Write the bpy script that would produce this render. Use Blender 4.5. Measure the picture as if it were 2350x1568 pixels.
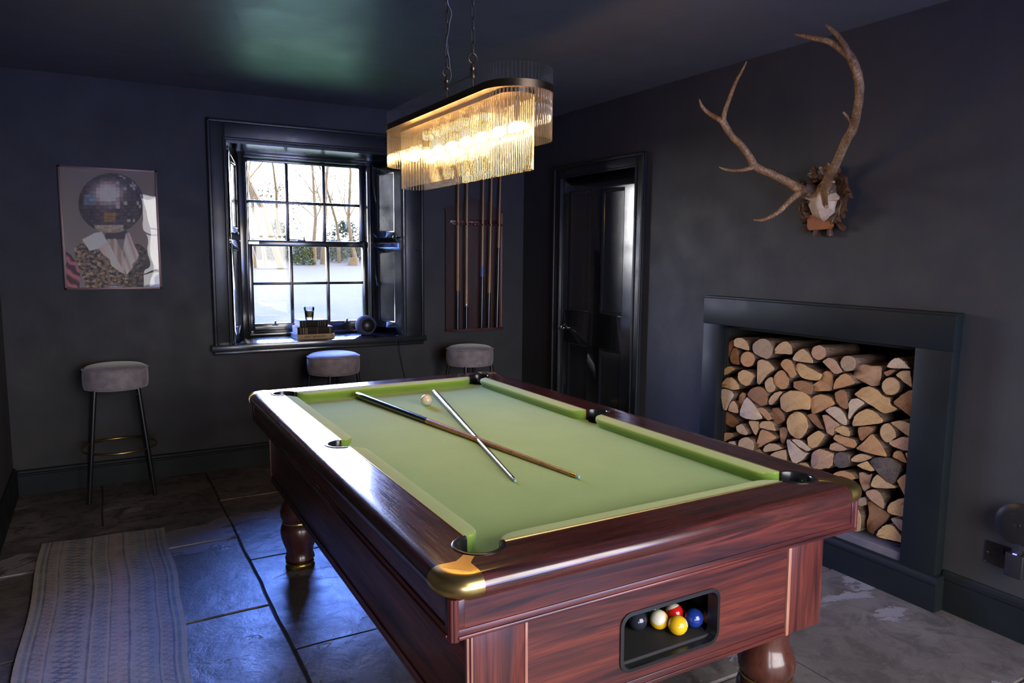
import bpy, bmesh, math, random
from math import pi, sin, cos, sqrt, atan2, radians
from mathutils import Vector, Matrix
import json

for _o in list(bpy.data.objects): bpy.data.objects.remove(_o, do_unlink=True)
C = bpy.context.scene.collection
SC = bpy.context.scene
V = Vector

# ------------------------------------------------------------------ camera
cam = bpy.data.cameras.new('camera'); camo = bpy.data.objects.new('camera', cam); C.objects.link(camo)
cam.sensor_width = 36.0; cam.sensor_fit = 'HORIZONTAL'
cam.lens = 36.0 * 1662.83 / 2350.0
cam.clip_start = 0.05; cam.clip_end = 300
_r = V((0.86906107, -0.49461651, 0.00934673)); _u = V((0.05020488, 0.10697652, 0.9929932)); _f = V((0.49215071, 0.86250248, -0.1178013))
_m = Matrix((( _r.x, _u.x, -_f.x, -2.98382), (_r.y, _u.y, -_f.y, -5.06150), (_r.z, _u.z, -_f.z, 1.44134), (0, 0, 0, 1)))
camo.matrix_world = _m
SC.camera = camo

# ------------------------------------------------------------------ view, sky, sun
SC.view_settings.view_transform = 'Standard'; SC.view_settings.look = 'None'
SC.view_settings.gamma = 1.0; SC.view_settings.use_curve_mapping = False
SC.view_settings.exposure = 0.0
cy = SC.cycles
cy.max_bounces = 7; cy.diffuse_bounces = 4; cy.glossy_bounces = 4; cy.transmission_bounces = 6
cy.transparent_max_bounces = 28; cy.caustics_reflective = False; cy.caustics_refractive = False
cy.sample_clamp_indirect = 4.0; cy.sample_clamp_direct = 0.0; cy.blur_glossy = 1.0
cy.use_denoising = True
try: cy.denoiser = 'OPENIMAGEDENOISE'; cy.denoising_input_passes = 'RGB_ALBEDO_NORMAL'
except Exception: pass

W = bpy.data.worlds.new('sky'); SC.world = W; W.use_nodes = True
nt = W.node_tree; nt.nodes.clear()
wo = nt.nodes.new('ShaderNodeOutputWorld'); bg = nt.nodes.new('ShaderNodeBackground')
tc = nt.nodes.new('ShaderNodeTexCoord'); sx = nt.nodes.new('ShaderNodeSeparateXYZ')
mr = nt.nodes.new('ShaderNodeMapRange'); mr.inputs['From Min'].default_value = -0.3; mr.inputs['From Max'].default_value = 0.35
mx = nt.nodes.new('ShaderNodeMix'); mx.data_type = 'RGBA'
mx.inputs[6].default_value = (1.38, 1.33, 1.34, 1)      # bright hazy sky on the sunny side of the house
hz = nt.nodes.new('ShaderNodeMix'); hz.data_type = 'RGBA'; mz = nt.nodes.new('ShaderNodeMapRange')
mz.inputs['From Min'].default_value = 0.10; mz.inputs['From Max'].default_value = 0.42
hz.inputs[6].default_value = (4.2, 4.1, 4.3, 1)        # white haze low over the trees beyond the lawn
hz.inputs[7].default_value = (1.35, 2.7, 10.0, 1)       # deep blue sky above it
nt.links.new(sx.outputs['Z'], mz.inputs['Value']); nt.links.new(mz.outputs[0], hz.inputs[0]); nt.links.new(hz.outputs[2], mx.inputs[7])
nt.links.new(tc.outputs['Generated'], sx.inputs[0]); nt.links.new(sx.outputs['Y'], mr.inputs['Value'])
nt.links.new(mr.outputs[0], mx.inputs[0]); nt.links.new(mx.outputs[2], bg.inputs['Color'])
bg.inputs['Strength'].default_value = 9.0
nt.links.new(bg.outputs[0], wo.inputs[0])

sun = bpy.data.lights.new('sun', 'SUN'); sun.energy = 7.0; sun.color = (1.0, 0.93, 0.78); sun.angle = radians(1.5)
suno = bpy.data.objects.new('sun', sun); C.objects.link(suno)
suno.rotation_euler = V((0.86, 0.10, 0.52)).to_track_quat('Z', 'Y').to_euler()

def portal(name, loc, rot, sxx, syy):
    l = bpy.data.lights.new(name, 'AREA'); l.shape = 'RECTANGLE'; l.size = sxx; l.size_y = syy
    l.cycles.is_portal = True
    o = bpy.data.objects.new(name, l); C.objects.link(o); o.location = loc; o.rotation_euler = rot
WX0, WX1, WZ0, WZ1 = -2.10, -1.115, 0.86, 2.14            # far window daylight opening
BX0, BX1, BZ0, BZ1 = -2.45, -0.35, 0.20, 2.20             # window behind the camera
portal('window_portal', ((WX0+WX1)/2, 0.65, (WZ0+WZ1)/2), (radians(-90), 0, 0), WX1-WX0+.06, WZ1-WZ0+.06)
portal('window_portal', ((BX0+BX1)/2, -6.02, (BZ0+BZ1)/2), (radians(90), 0, 0), BX1-BX0, BZ1-BZ0)

LX0, LX1, LZ0, LZ1 = -3.28, -2.60, 0.10, 0.98             # unseen low opening to its left, added to brighten the left floor
portal('window_portal', ((LX0+LX1)/2, -6.02, (LZ0+LZ1)/2), (radians(90), 0, 0), LX1-LX0, LZ1-LZ0)

# ------------------------------------------------------------------ helpers
def tag(o, label=None, cat=None, group=None, kind=None):
    if label: o['label'] = label
    if cat: o['category'] = cat
    if group: o['group'] = group
    if kind: o['kind'] = kind
    return o

def ob(name, bm, mats, parent=None, smooth=None, world=False, mtx=None):
    """link bm as one mesh object; smooth = angle in degrees below which edges are smoothed"""
    me = bpy.data.meshes.new(name)
    bm.normal_update()
    if smooth is not None:
        lim = radians(smooth)
        for f in bm.faces: f.smooth = True
        for e in bm.edges:
            if len(e.link_faces) == 2 and e.calc_face_angle(0) > lim: e.smooth = False
    bm.to_mesh(me); bm.free()
    o = bpy.data.objects.new(name, me); C.objects.link(o)
    if not isinstance(mats, (list, tuple)): mats = [mats]
    for m in mats: me.materials.append(m)
    if mtx is not None: o.matrix_world = mtx
    if parent:
        o.parent = parent
        if world: o.matrix_parent_inverse = rootmat(parent).inverted()
    return o

def rootmat(p):
    m = p.matrix_basis.copy(); q = p
    while q.parent: m = q.parent.matrix_basis @ q.matrix_parent_inverse @ m; q = q.parent
    return m

def empty(name, loc, label=None, cat=None, group=None, rz=0):
    o = bpy.data.objects.new(name, None); C.objects.link(o); o.location = loc; o.rotation_euler = (0, 0, rz)
    o.empty_display_size = 0.05
    return tag(o, label, cat, group)

def kids(o): return [c for c in bpy.data.objects if c.parent == o]
def copy_tree(o, parent=None):
    c = o.copy(); C.objects.link(c)
    if parent: c.parent = parent; c.matrix_parent_inverse = o.matrix_parent_inverse.copy()
    for ch in kids(o): copy_tree(ch, c)
    return c

def box(bm, x0, x1, y0, y1, z0, z1, bev=0, seg=2, mi=0):
    r = bmesh.ops.create_cube(bm, size=1)
    vs = r['verts']
    for v in vs:
        v.co = V(((x0+x1)/2 + v.co.x*(x1-x0), (y0+y1)/2 + v.co.y*(y1-y0), (z0+z1)/2 + v.co.z*(z1-z0)))
    fs = set(f for v in vs for f in v.link_faces)
    for f in fs: f.material_index = mi
    if bev:
        es = list(set(e for v in vs for e in v.link_edges))
        b = bmesh.ops.bevel(bm, geom=es, offset=bev, segments=seg, affect='EDGES', profile=0.5)
        for f in b['faces']: f.material_index = mi

def ring_between(bm, a, b, mi=0, close=True):
    n = len(a); fs = []
    for i in range(n if close else n-1):
        j = (i+1) % n
        try: f = bm.faces.new((a[i], a[j], b[j], b[i])); f.material_index = mi; fs.append(f)
        except ValueError: pass
    return fs

def lathe(bm, prof, c=(0, 0, 0), seg=32, a0=0.0, a1=2*pi, mi=0, caps=True):
    full = abs(a1-a0-2*pi) < 1e-6
    n = seg if full else seg+1
    rings = []
    for r, z in prof:
        if r < 1e-6: rings.append([bm.verts.new((c[0], c[1], c[2]+z))]); continue
        rings.append([bm.verts.new((c[0]+r*cos(a0+(a1-a0)*i/seg), c[1]+r*sin(a0+(a1-a0)*i/seg), c[2]+z)) for i in range(n)])
    for A, B in zip(rings, rings[1:]):
        m = n if full else n-1
        for i in range(m):
            j = (i+1) % n
            if len(A) == 1 and len(B) == 1: continue
            if len(A) == 1: vs = (A[0], B[j], B[i])
            elif len(B) == 1: vs = (A[i], A[j], B[0])
            else: vs = (A[i], A[j], B[j], B[i])
            try: f = bm.faces.new(vs); f.material_index = mi
            except ValueError: pass
    if caps and full:
        for R in (rings[0], rings[-1]):
            if len(R) > 2:
                f = bm.faces.new(R); f.material_index = mi
    bmesh.ops.recalc_face_normals(bm, faces=bm.faces[:])

def tube(bm, pts, rad, seg=10, caps=True, closed=False, mi=0, jit=0):
    pts = [V(p) for p in pts]; n = len(pts)
    if not isinstance(rad, (list, tuple)): rad = [rad]*n
    T = []
    for i in range(n):
        a = pts[(i-1) % n] if closed or i > 0 else pts[0]
        b = pts[(i+1) % n] if closed or i < n-1 else pts[-1]
        t = (b-a); t.normalize(); T.append(t)
    up = V((0, 0, 1)) if abs(T[0].z) < 0.9 else V((1, 0, 0))
    N = (up - T[0]*up.dot(T[0])).normalized()
    rings = []
    for i in range(n):
        N = (N - T[i]*N.dot(T[i])).normalized(); B = T[i].cross(N)
        rings.append([bm.verts.new(pts[i] + (N*cos(2*pi*k/seg) + B*sin(2*pi*k/seg))*rad[i]*(1+(random.uniform(-jit, jit) if jit else 0))) for k in range(seg)])
    for i in range(n-1): ring_between(bm, rings[i], rings[i+1], mi)
    if closed: ring_between(bm, rings[-1], rings[0], mi)
    elif caps:
        for R in (rings[0], rings[-1]):
            f = bm.faces.new(R); f.material_index = mi
    bmesh.ops.recalc_face_normals(bm, faces=bm.faces[:])

def cyl(bm, p0, p1, r0, r1=None, seg=20, mi=0): tube(bm, [p0, p1], [r0, r0 if r1 is None else r1], seg, mi=mi)

def prism(bm, poly, a, b, axis='z', mi=0, mi_cap=None):
    """extrude a 2D polygon between a and b along axis; poly are the two other coordinates in x,y,z order"""
    def P(p, t):
        if axis == 'z': return (p[0], p[1], t)
        if axis == 'x': return (t, p[0], p[1])
        return (p[0], t, p[1])
    A = [bm.verts.new(P(p, a)) for p in poly]; B = [bm.verts.new(P(p, b)) for p in poly]
    fs = ring_between(bm, A, B, mi)
    for R in (A, B):
        f = bm.faces.new(R); f.material_index = mi if mi_cap is None else mi_cap; fs.append(f)
    bmesh.ops.recalc_face_normals(bm, faces=fs)
    return A, B

def spline(pts, n=4):
    """Catmull-Rom through tuples of any length"""
    out = []
    m = len(pts)
    for i in range(m-1):
        p0 = pts[max(i-1, 0)]; p1 = pts[i]; p2 = pts[i+1]; p3 = pts[min(i+2, m-1)]
        for k in range(n):
            t = k/n
            out.append(tuple(0.5*((2*b) + (-a+c)*t + (2*a-5*b+4*c-d)*t*t + (-a+3*b-3*c+d)*t**3) for a, b, c, d in zip(p0, p1, p2, p3)))
    out.append(tuple(pts[-1]))
    return out

def cut(o, cutters):
    """subtract cutter meshes from o and keep the plain result"""
    tmp = []
    for bmc in cutters:
        me = bpy.data.meshes.new('c'); bmesh.ops.recalc_face_normals(bmc, faces=bmc.faces[:]); bmc.to_mesh(me); bmc.free()
        c = bpy.data.objects.new('c', me); C.objects.link(c); c.matrix_world = rootmat(o) if o.parent is None else rootmat(o)
        tmp.append(c); md = o.modifiers.new('b', 'BOOLEAN'); md.operation = 'DIFFERENCE'; md.solver = 'EXACT'; md.object = c
    bpy.context.view_layer.update()
    dg = bpy.context.evaluated_depsgraph_get()
    me = bpy.data.meshes.new_from_object(o.evaluated_get(dg))
    o.modifiers.clear(); old = o.data; o.data = me; me.name = o.name; bpy.data.meshes.remove(old)
    for c in tmp: m = c.data; bpy.data.objects.remove(c); bpy.data.meshes.remove(m)
    return o

def text(name, s, size, loc, mtx, mat, parent, ext=0.0004, bold=0.0):
    cu = bpy.data.curves.new(name, 'FONT'); cu.body = s; cu.size = size; cu.extrude = ext; cu.offset = bold
    cu.align_x = 'CENTER'; cu.align_y = 'CENTER'; cu.resolution_u = 3
    t = bpy.data.objects.new(name, cu); C.objects.link(t); bpy.context.view_layer.update()
    me = bpy.data.meshes.new_from_object(t.evaluated_get(bpy.context.evaluated_depsgraph_get()))
    bpy.data.objects.remove(t); bpy.data.curves.remove(cu)
    me.transform(mtx); me.transform(Matrix.Translation(loc)); me.name = name
    o = bpy.data.objects.new(name, me); C.objects.link(o); me.materials.clear(); me.materials.append(mat)
    if parent: o.parent = parent; o.matrix_parent_inverse = rootmat(parent).inverted()
    return o

# ------------------------------------------------------------------ materials
def S(r, g, b):
    f = lambda c: (c/255/12.92) if c/255 <= .04045 else ((c/255+.055)/1.055)**2.4
    return (f(r), f(g), f(b), 1)

class MT:
    def __init__(s, name, base=(.5, .5, .5, 1), rough=.5, metal=0, spec=.5, **kw):
        s.m = bpy.data.materials.new(name); s.m.use_nodes = True; s.n = s.m.node_tree
        s.b = s.n.nodes['Principled BSDF']; s.o = s.n.nodes['Material Output']
        b = s.b.inputs; b['Base Color'].default_value = base; b['Roughness'].default_value = rough
        b['Metallic'].default_value = metal; b['Specular IOR Level'].default_value = spec
        for k, v in kw.items(): b[k.replace('_', ' ')].default_value = v
    def N(s, t, **kw):
        n = s.n.nodes.new('ShaderNode'+t)
        for k, v in kw.items():
            if hasattr(n, k) and k not in n.inputs: setattr(n, k, v)
            else: n.inputs[k.replace('_', ' ')].default_value = v
        return n
    def L(s, a, b): s.n.links.new(a, b)
    def co(s, scale=(1, 1, 1), rot=(0, 0, 0), loc=(0, 0, 0), src='Object'):
        t = s.N('TexCoord'); m = s.N('Mapping'); m.inputs['Scale'].default_value = scale
        m.inputs['Rotation'].default_value = rot; m.inputs['Location'].default_value = loc
        s.L(t.outputs[src], m.inputs[0]); return m.outputs[0]
    def noise(s, vec, scale=5, detail=4, rough=.55, dist=0):
        n = s.N('TexNoise'); n.inputs['Scale'].default_value = scale; n.inputs['Detail'].default_value = detail
        n.inputs['Roughness'].default_value = rough; n.inputs['Distortion'].default_value = dist
        s.L(vec, n.inputs['Vector']); return n.outputs['Fac']
    def ramp(s, fac, stops, interp='LINEAR'):
        r = s.N('ValToRGB'); r.color_ramp.interpolation = interp; e = r.color_ramp.elements
        e[0].position = stops[0][0]; e[0].color = stops[0][1]; e[1].position = stops[-1][0]; e[1].color = stops[-1][1]
        for p, c in stops[1:-1]: x = e.new(p); x.color = c
        s.L(fac, r.inputs[0]); return r.outputs[0]
    def vr(s, fac, a, b, lo=0.3, hi=0.7):
        m = s.N('MapRange'); m.inputs['From Min'].default_value = lo; m.inputs['From Max'].default_value = hi
        m.inputs['To Min'].default_value = a; m.inputs['To Max'].default_value = b; s.L(fac, m.inputs[0]); return m.outputs[0]
    def mix(s, fac, a, b, mode='MIX'):
        m = s.N('Mix'); m.data_type = 'RGBA'; m.blend_type = mode
        for i, x in ((0, fac), (6, a), (7, b)):
            if isinstance(x, (int, float, tuple)): m.inputs[i].default_value = x
            else: s.L(x, m.inputs[i])
        return m.outputs[2]
    def math(s, op, a, b=0.0):
        m = s.N('Math'); m.operation = op
        for i, x in ((0, a), (1, b)):
            if isinstance(x, (int, float)): m.inputs[i].default_value = x
            else: s.L(x, m.inputs[i])
        return m.outputs[0]
    def bump(s, h, st=.3, d=.01, prev=None):
        b = s.N('Bump'); b.inputs['Strength'].default_value = st; b.inputs['Distance'].default_value = d
        s.L(h, b.inputs['Height'])
        if prev is not None: s.L(prev, b.inputs['Normal'])
        s.L(b.outputs[0], s.b.inputs['Normal']); return b.outputs[0]
    def col(s, x): s.L(x, s.b.inputs['Base Color'])
    def rgh(s, x): s.L(x, s.b.inputs['Roughness'])

def paint(name, c, c2, rough, r2, bst=.15, brush=None, patch=2.5):
    m = MT(name, c, rough)
    v = m.co()
    n = m.noise(v, patch, 5, .6)
    m.col(m.mix(m.vr(n, 0, 1), c, c2)); m.rgh(m.vr(m.noise(v, patch*2.3, 4), rough, r2))
    if brush: h = m.noise(m.co(scale=brush), 1, 4, .6)
    else: h = m.noise(v, 60, 3, .6)
    b1 = m.bump(h, bst, .001 if brush else .004)
    m.bump(m.noise(v, 3.5, 3), .05 if brush else .25, .02, b1)
    return m.m
M = {}
M['wall'] = paint('dark_matt_paint', (.031, .032, .036, 1), (.042, .042, .046, 1), .62, .78, .18)
M['ceiling'] = paint('dark_ceiling_paint', (.135, .135, .142, 1), (.160, .159, .166, 1), .32, .44, .10, None, 1.6)
M['wood_v'] = paint('dark_gloss_paint_upright', (.012, .016, .021, 1), (.018, .022, .026, 1), .13, .26, .22, (90, 90, 4))
M['wood_h'] = paint('dark_gloss_paint_level', (.012, .016, .021, 1), (.018, .022, .026, 1), .16, .30, .22, (4, 90, 90))
M['satin'] = paint('dark_satin_paint', (.0095, .0135, .0165, 1), (.014, .018, .021, 1), .42, .58, .3, (60, 6, 6))
M['satin'].node_tree.nodes['Principled BSDF'].inputs['Specular IOR Level'].default_value = .22
M['arch'] = paint('dark_eggshell_architrave', (.012, .015, .019, 1), (.020, .022, .025, 1), .26, .42, .3, (90, 90, 4))
for _k in ('wood_v', 'wood_h'):
    _q = M[_k].node_tree.nodes['Principled BSDF'].inputs; _q['Coat Weight'].default_value = .8; _q['Coat Roughness'].default_value = .14; _q['Coat IOR'].default_value = 1.6
M['white_reveal'] = MT('pale_masonry_paint', S(205, 205, 212), .8).m
M['hearth'] = paint('grey_hearth_paint', S(88, 88, 100), S(120, 112, 120), .6, .8, .6, None, 6)

def wood(name, axis, dark, mid, lite, rough=.28, sc=1.0, coat=.25, bst=.05):
    m = MT(name, mid, rough, Coat_Weight=coat, Coat_Roughness=.12)
    a = {'x': (1.1, 15, 15), 'y': (15, 1.1, 15), 'z': (15, 15, 1.1)}[axis]
    a = tuple(q*sc for q in a)
    n = m.noise(m.co(scale=a), 1.0, 5, .55, 1.6)
    c = m.ramp(n, [(.34, dark), (.45, mid), (.57, lite), (.64, mid), (.72, dark)])
    f = {'x': (6, 260, 260), 'y': (260, 6, 260), 'z': (260, 260, 6)}[axis]
    g = m.noise(m.co(scale=f), 1.0, 3, .6)
    c = m.mix(m.vr(g, 0, .55, .42, .62), c, dark)
    m.col(c); m.rgh(m.vr(g, rough, rough+.14)); m.bump(g, bst, .002)
    return m.m
_d, _mm, _l = (.022, .006, .009, 1), (.088, .018, .015, 1), (.165, .034, .022, 1)
for ax in 'xyz': M['mah_'+ax] = wood('mahogany_grain_'+ax, ax, _d, _mm, _l)
_d2, _m2, _l2 = (.026, .008, .009, 1), (.075, .019, .016, 1), (.125, .029, .022, 1)
for ax in 'xy': M['rail_'+ax] = wood('mahogany_rail_'+ax, ax, _d2, _m2, _l2, .17, 1.5, .9)
M['leg'] = wood('mahogany_turned_leg', 'z', (.03, .009, .007, 1), (.065, .018, .012, 1), (.10, .028, .018, 1), .22, 1, .5)
M['bead'] = wood('copper_toned_beading', 'z', (.20, .075, .05, 1), (.38, .16, .11, 1), (.5, .24, .17, 1), .35)
M['rack'] = wood('rack_mahogany', 'z', (.014, .005, .005, 1), (.03, .010, .009, 1), (.05, .015, .013, 1), .3)
M['brass'] = MT('aged_brass', (.62, .44, .14, 1), .26, 1).m
M['corner'] = MT('worn_corner_brass', (.70, .50, .17, 1), .30, 1).m
M['bronze'] = MT('dark_antique_brass', (.27, .19, .11, 1), .3, 1).m
M['chainm'] = MT('blackened_brass', (.16, .13, .10, 1), .35, 1).m
M['strip'] = MT('gilt_inlay', (.75, .5, .2, 1), .3, .8).m
M['blackm'] = MT('black_metal', (.012, .013, .018, 1), .3, .0, .6).m
M['pocket'] = MT('black_pocket_plate', (.02, .022, .028, 1), .22, .3, .7).m
M['leather'] = MT('black_pocket_leather', (.008, .008, .009, 1), .6).m
M['blackp'] = MT('black_plastic', (.012, .012, .014, 1), .35).m
M['tray'] = MT('black_tray_lining', (.014, .014, .015, 1), .75).m
M['chrome'] = MT('chrome', (.75, .72, .70, 1), .12, 1).m

def cloth(name, c, c2):
    m = MT(name, c, .95, 0, .1, Sheen_Weight=.25, Sheen_Roughness=.5)
    v = m.co(); n = m.noise(v, 420, 2, .7); n2 = m.noise(v, 5, 4)
    m.col(m.mix(m.vr(n2, 0, 1), m.mix(m.vr(n, 0, 1, .35, .65), c, c2), m.mix(m.vr(n, 0, 1, .35, .65), c2, tuple(x*1.06 for x in c2[:3])+(1,))))
    m.bump(n, .25, .0015); return m.m
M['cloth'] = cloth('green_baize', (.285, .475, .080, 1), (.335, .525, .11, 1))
M['nose'] = cloth('cushion_nose_shaded_cloth', (.21, .36, .055, 1), (.25, .40, .07, 1))  # same baize, with the shade on upright nose faces put into the colour
M['cushion'] = cloth('cushion_top_lit_cloth', (.44, .58, .12, 1), (.49, .62, .15, 1))  # same baize, with the light on the cushion tops put into the colour
def velvet(name, c, c2):
    m = MT(name, c, .7, 0, .2, Sheen_Weight=.8, Sheen_Roughness=.35)
    v = m.co(); m.col(m.mix(m.vr(m.noise(v, 14, 4, .6, 1.0), 0, 1, .38, .62), c, c2)); m.bump(m.noise(v, 260, 2), .15, .001); return m.m
M['velvet'] = velvet('grey_mauve_velvet', (.25, .21, .235, 1), (.35, .30, .325, 1))

def glassy(name, tint, tr, gl=.04, rough=.02):
    m = bpy.data.materials.new(name); m.use_nodes = True; n = m.node_tree; n.nodes.clear()
    o = n.nodes.new('ShaderNodeOutputMaterial'); t = n.nodes.new('ShaderNodeBsdfTransparent'); g = n.nodes.new('ShaderNodeBsdfGlossy')
    mxx = n.nodes.new('ShaderNodeMixShader'); fr = n.nodes.new('ShaderNodeFresnel'); fr.inputs[0].default_value = 1.45
    t.inputs[0].default_value = tint; g.inputs['Roughness'].default_value = rough
    n.links.new(fr.outputs[0], mxx.inputs[0]); n.links.new(t.outputs[0], mxx.inputs[1]); n.links.new(g.outputs[0], mxx.inputs[2])
    n.links.new(mxx.outputs[0], o.inputs[0]); return m
M['pane'] = glassy('window_glass', (.95, .96, .95, 1), .9)
M['tumbler'] = glassy('clear_tumbler_glass', (.93, .94, .93, 1), .9)
def rodm():
    m = bpy.data.materials.new('clear_glass_rod'); m.use_nodes = True; n = m.node_tree; n.nodes.clear()
    o = n.nodes.new('ShaderNodeOutputMaterial'); t = n.nodes.new('ShaderNodeBsdfTransparent'); g = n.nodes.new('ShaderNodeBsdfGlossy')
    tl = n.nodes.new('ShaderNodeBsdfTranslucent'); d = n.nodes.new('ShaderNodeBsdfDiffuse')
    lw = n.nodes.new('ShaderNodeLayerWeight'); lw.inputs[0].default_value = .30
    m1 = n.nodes.new('ShaderNodeMixShader'); m2 = n.nodes.new('ShaderNodeMixShader'); m3 = n.nodes.new('ShaderNodeMixShader')
    t.inputs[0].default_value = (.97, .97, .96, 1); g.inputs['Roughness'].default_value = .12; g.inputs[0].default_value = (.9, .9, .9, 1)
    tl.inputs[0].default_value = (.9, .9, .88, 1); d.inputs[0].default_value = (.8, .8, .8, 1)
    m3.inputs[0].default_value = .4; n.links.new(tl.outputs[0], m3.inputs[1]); n.links.new(d.outputs[0], m3.inputs[2])
    m2.inputs[0].default_value = .035; n.links.new(t.outputs[0], m2.inputs[1]); n.links.new(m3.outputs[0], m2.inputs[2])
    mp = n.nodes.new('ShaderNodeMapRange'); mp.inputs['To Min'].default_value = .03; mp.inputs['To Max'].default_value = .8
    n.links.new(lw.outputs['Facing'], mp.inputs[0]); n.links.new(mp.outputs[0], m1.inputs[0])
    n.links.new(m2.outputs[0], m1.inputs[1]); n.links.new(g.outputs[0], m1.inputs[2]); n.links.new(m1.outputs[0], o.inputs[0])
    return m
M['rod'] = rodm()
def emit(name, c, s):
    m = MT(name, (0, 0, 0, 1)); m.b.inputs['Emission Color'].default_value = c; m.b.inputs['Emission Strength'].default_value = s; return m.m
M['bulb'] = emit('glowing_warm_bulb', (1, .56, .20, 1), 125)
M['led'] = emit('blue_led', (.12, .12, 1, 1), 6)

def stone():
    m = MT('worn_stone_flags', (.1, .1, .1, 1), .5)
    v = m.co(); n1 = m.noise(v, 1.7, 6, .62, .4); n2 = m.noise(v, 9, 6, .7, .6); n3 = m.noise(v, 42, 4, .7)
    geo = m.N('NewGeometry'); 
    c = m.ramp(n1, [(.30, (.090, .081, .080, 1)), (.48, (.17, .150, .145, 1)), (.66, (.26, .235, .23, 1))])
    c = m.mix(m.vr(n2, 0, .85, .47, .60), c, (.050, .044, .048, 1)); c = m.mix(m.vr(n3, 0, .6, .56, .68), c, (.30, .27, .265, 1))
    c = m.mix(m.math('MULTIPLY', m.vr(geo.outputs['Random Per Island'], 0, .5, 0, 1), 1.0), c, (.13, .115, .105, 1))
    fl = m.vr(m.noise(m.co(scale=(1, 1.7, 1)), 1.25, 7, .66, .5), 0, 1, .572, .59)
    c = m.mix(fl, c, (.30, .285, .31, 1))
    m.col(c); m.rgh(m.vr(n2, .30, .50, .3, .7))
    b = m.bump(n2, .5, .008); b = m.bump(n3, .4, .003, b); m.bump(m.math('MULTIPLY', fl, -1.0), .5, .004, b)
    return m.m
M['stone'] = stone()
M['grout'] = MT('dark_mortar', (.09, .082, .08, 1), .9).m

def attr_mat(name, rough, coat=0, bump=None, spec=.5, crough=.03):
    m = MT(name, (1, 1, 1, 1), rough, 0, spec, Coat_Weight=coat, Coat_Roughness=crough)
    a = m.N('Attribute'); a.attribute_name = 'Col'; m.col(a.outputs['Color'])
    return m
_p = attr_mat('printed_poster', .5, .0); M['print'] = _p.m
_r = attr_mat('woven_rug', .95, 0, None, .1); _vv = _r.co()
_h = _r.math('MULTIPLY', _r.noise(_r.co(scale=(420, 60, 1)), 1, 2), _r.noise(_r.co(scale=(60, 260, 1)), 1, 2)); _r.bump(_h, .9, .006); M['rug'] = _r.m
_g = glassy('clear_acrylic_sheet', (1, 1, 1, 1), 1, rough=.0)
M['acrylic'] = _g
_nn = _g.node_tree; _tx = _nn.nodes.new('ShaderNodeTexNoise'); _tx.inputs['Scale'].default_value = 3.2; _tx.inputs['Detail'].default_value = 1
_bb = _nn.nodes.new('ShaderNodeBump'); _bb.inputs['Strength'].default_value = .035; _bb.inputs['Distance'].default_value = .05
_nn.links.new(_tx.outputs[0], _bb.inputs['Height'])
for _x in _nn.nodes:
    if _x.type in ('BSDF_GLOSSY', 'FRESNEL'): _nn.links.new(_bb.outputs[0], _x.inputs['Normal'])
M['posterframe'] = MT('copper_poster_frame', (.20, .115, .10, 1), .4, .3).m

def endgrain(name, c, c2, ringc):
    m = MT(name, c, .8, 0, .2); v = m.co()
    n = m.noise(v, 18, 5, .6, .5); n2 = m.noise(v, 120, 3, .7)
    k = m.mix(m.vr(n, 0, 1, .35, .65), c, c2)
    w = m.N('TexWave'); w.wave_type = 'RINGS'; w.rings_direction = 'X'; w.inputs['Scale'].default_value = 34; w.inputs['Distortion'].default_value = 5; w.inputs['Detail'].default_value = 2; w.inputs['Detail Scale'].default_value = 1.2
    m.L(m.co(src='Generated', loc=(0, -.55, -.4)), w.inputs['Vector']) if False else m.L(v, w.inputs['Vector'])
    k = m.mix(m.vr(w.outputs['Fac'], 0, .35, .3, .9), k, ringc)
    k = m.mix(m.vr(n2, 0, .55, .48, .72), k, ringc)
    n4 = m.noise(m.co(scale=(1, 1, 1)), 55, 6, .75, 1.2); k = m.mix(m.vr(n4, 0, .5, .56, .70), k, tuple(q*.55 for q in ringc[:3])+(1,))
    m.col(k); m.bump(n2, .6, .004); return m.m
EG = dict(y=((.58, .38, .18, 1), (.49, .30, .13, 1), (.36, .21, .09, 1)), o=((.52, .30, .14, 1), (.43, .225, .098, 1), (.30, .15, .068, 1)),
          b=((.36, .19, .09, 1), (.27, .135, .062, 1), (.18, .09, .045, 1)), w=((.60, .48, .35, 1), (.50, .37, .25, 1), (.38, .27, .18, 1)),
          p=((.50, .32, .20, 1), (.40, .235, .14, 1), (.29, .165, .10, 1)), g=((.40, .29, .19, 1), (.32, .22, .14, 1), (.24, .165, .105, 1)),
          t=((.54, .38, .21, 1), (.44, .28, .14, 1), (.33, .20, .10, 1)), d=((.12, .095, .085, 1), (.045, .04, .042, 1), (.20, .15, .11, 1)))
for k_, v_ in EG.items(): M['eg_'+k_] = endgrain('sawn_wood_'+k_, *[tuple(min(.8, q*1.22) for q in c[:3])+(1,) for c in v_])
def bark():
    m = MT('rough_bark', (.1, .07, .05, 1), .9, 0, .2); n = m.noise(m.co(scale=(7, 30, 30)), 1, 6, .65, .5)
    m.col(m.ramp(n, [(.3, (.05, .032, .025, 1)), (.5, (.16, .105, .075, 1)), (.7, (.30, .215, .16, 1))])); m.bump(n, .9, .012); return m.m
M['bark'] = bark()
M['soot'] = MT('sooty_fire_lining', (.012, .011, .011, 1), .9).m
def antler():
    m = MT('antler_horn', (.3, .17, .08, 1), .5, 0, .4); v = m.co()
    n = m.noise(v, 12, 5, .7, .6); n2 = m.noise(m.co(scale=(1, 1, .35)), 210, 3, .6)
    c = m.ramp(n, [(.34, (.17, .085, .038, 1)), (.5, (.36, .20, .088, 1)), (.68, (.56, .38, .20, 1))])
    m.col(m.mix(m.vr(n2, 0, .75, .44, .60), c, (.085, .045, .022, 1))); m.bump(n2, .8, .003); return m.m
M['antler'] = antler()
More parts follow.
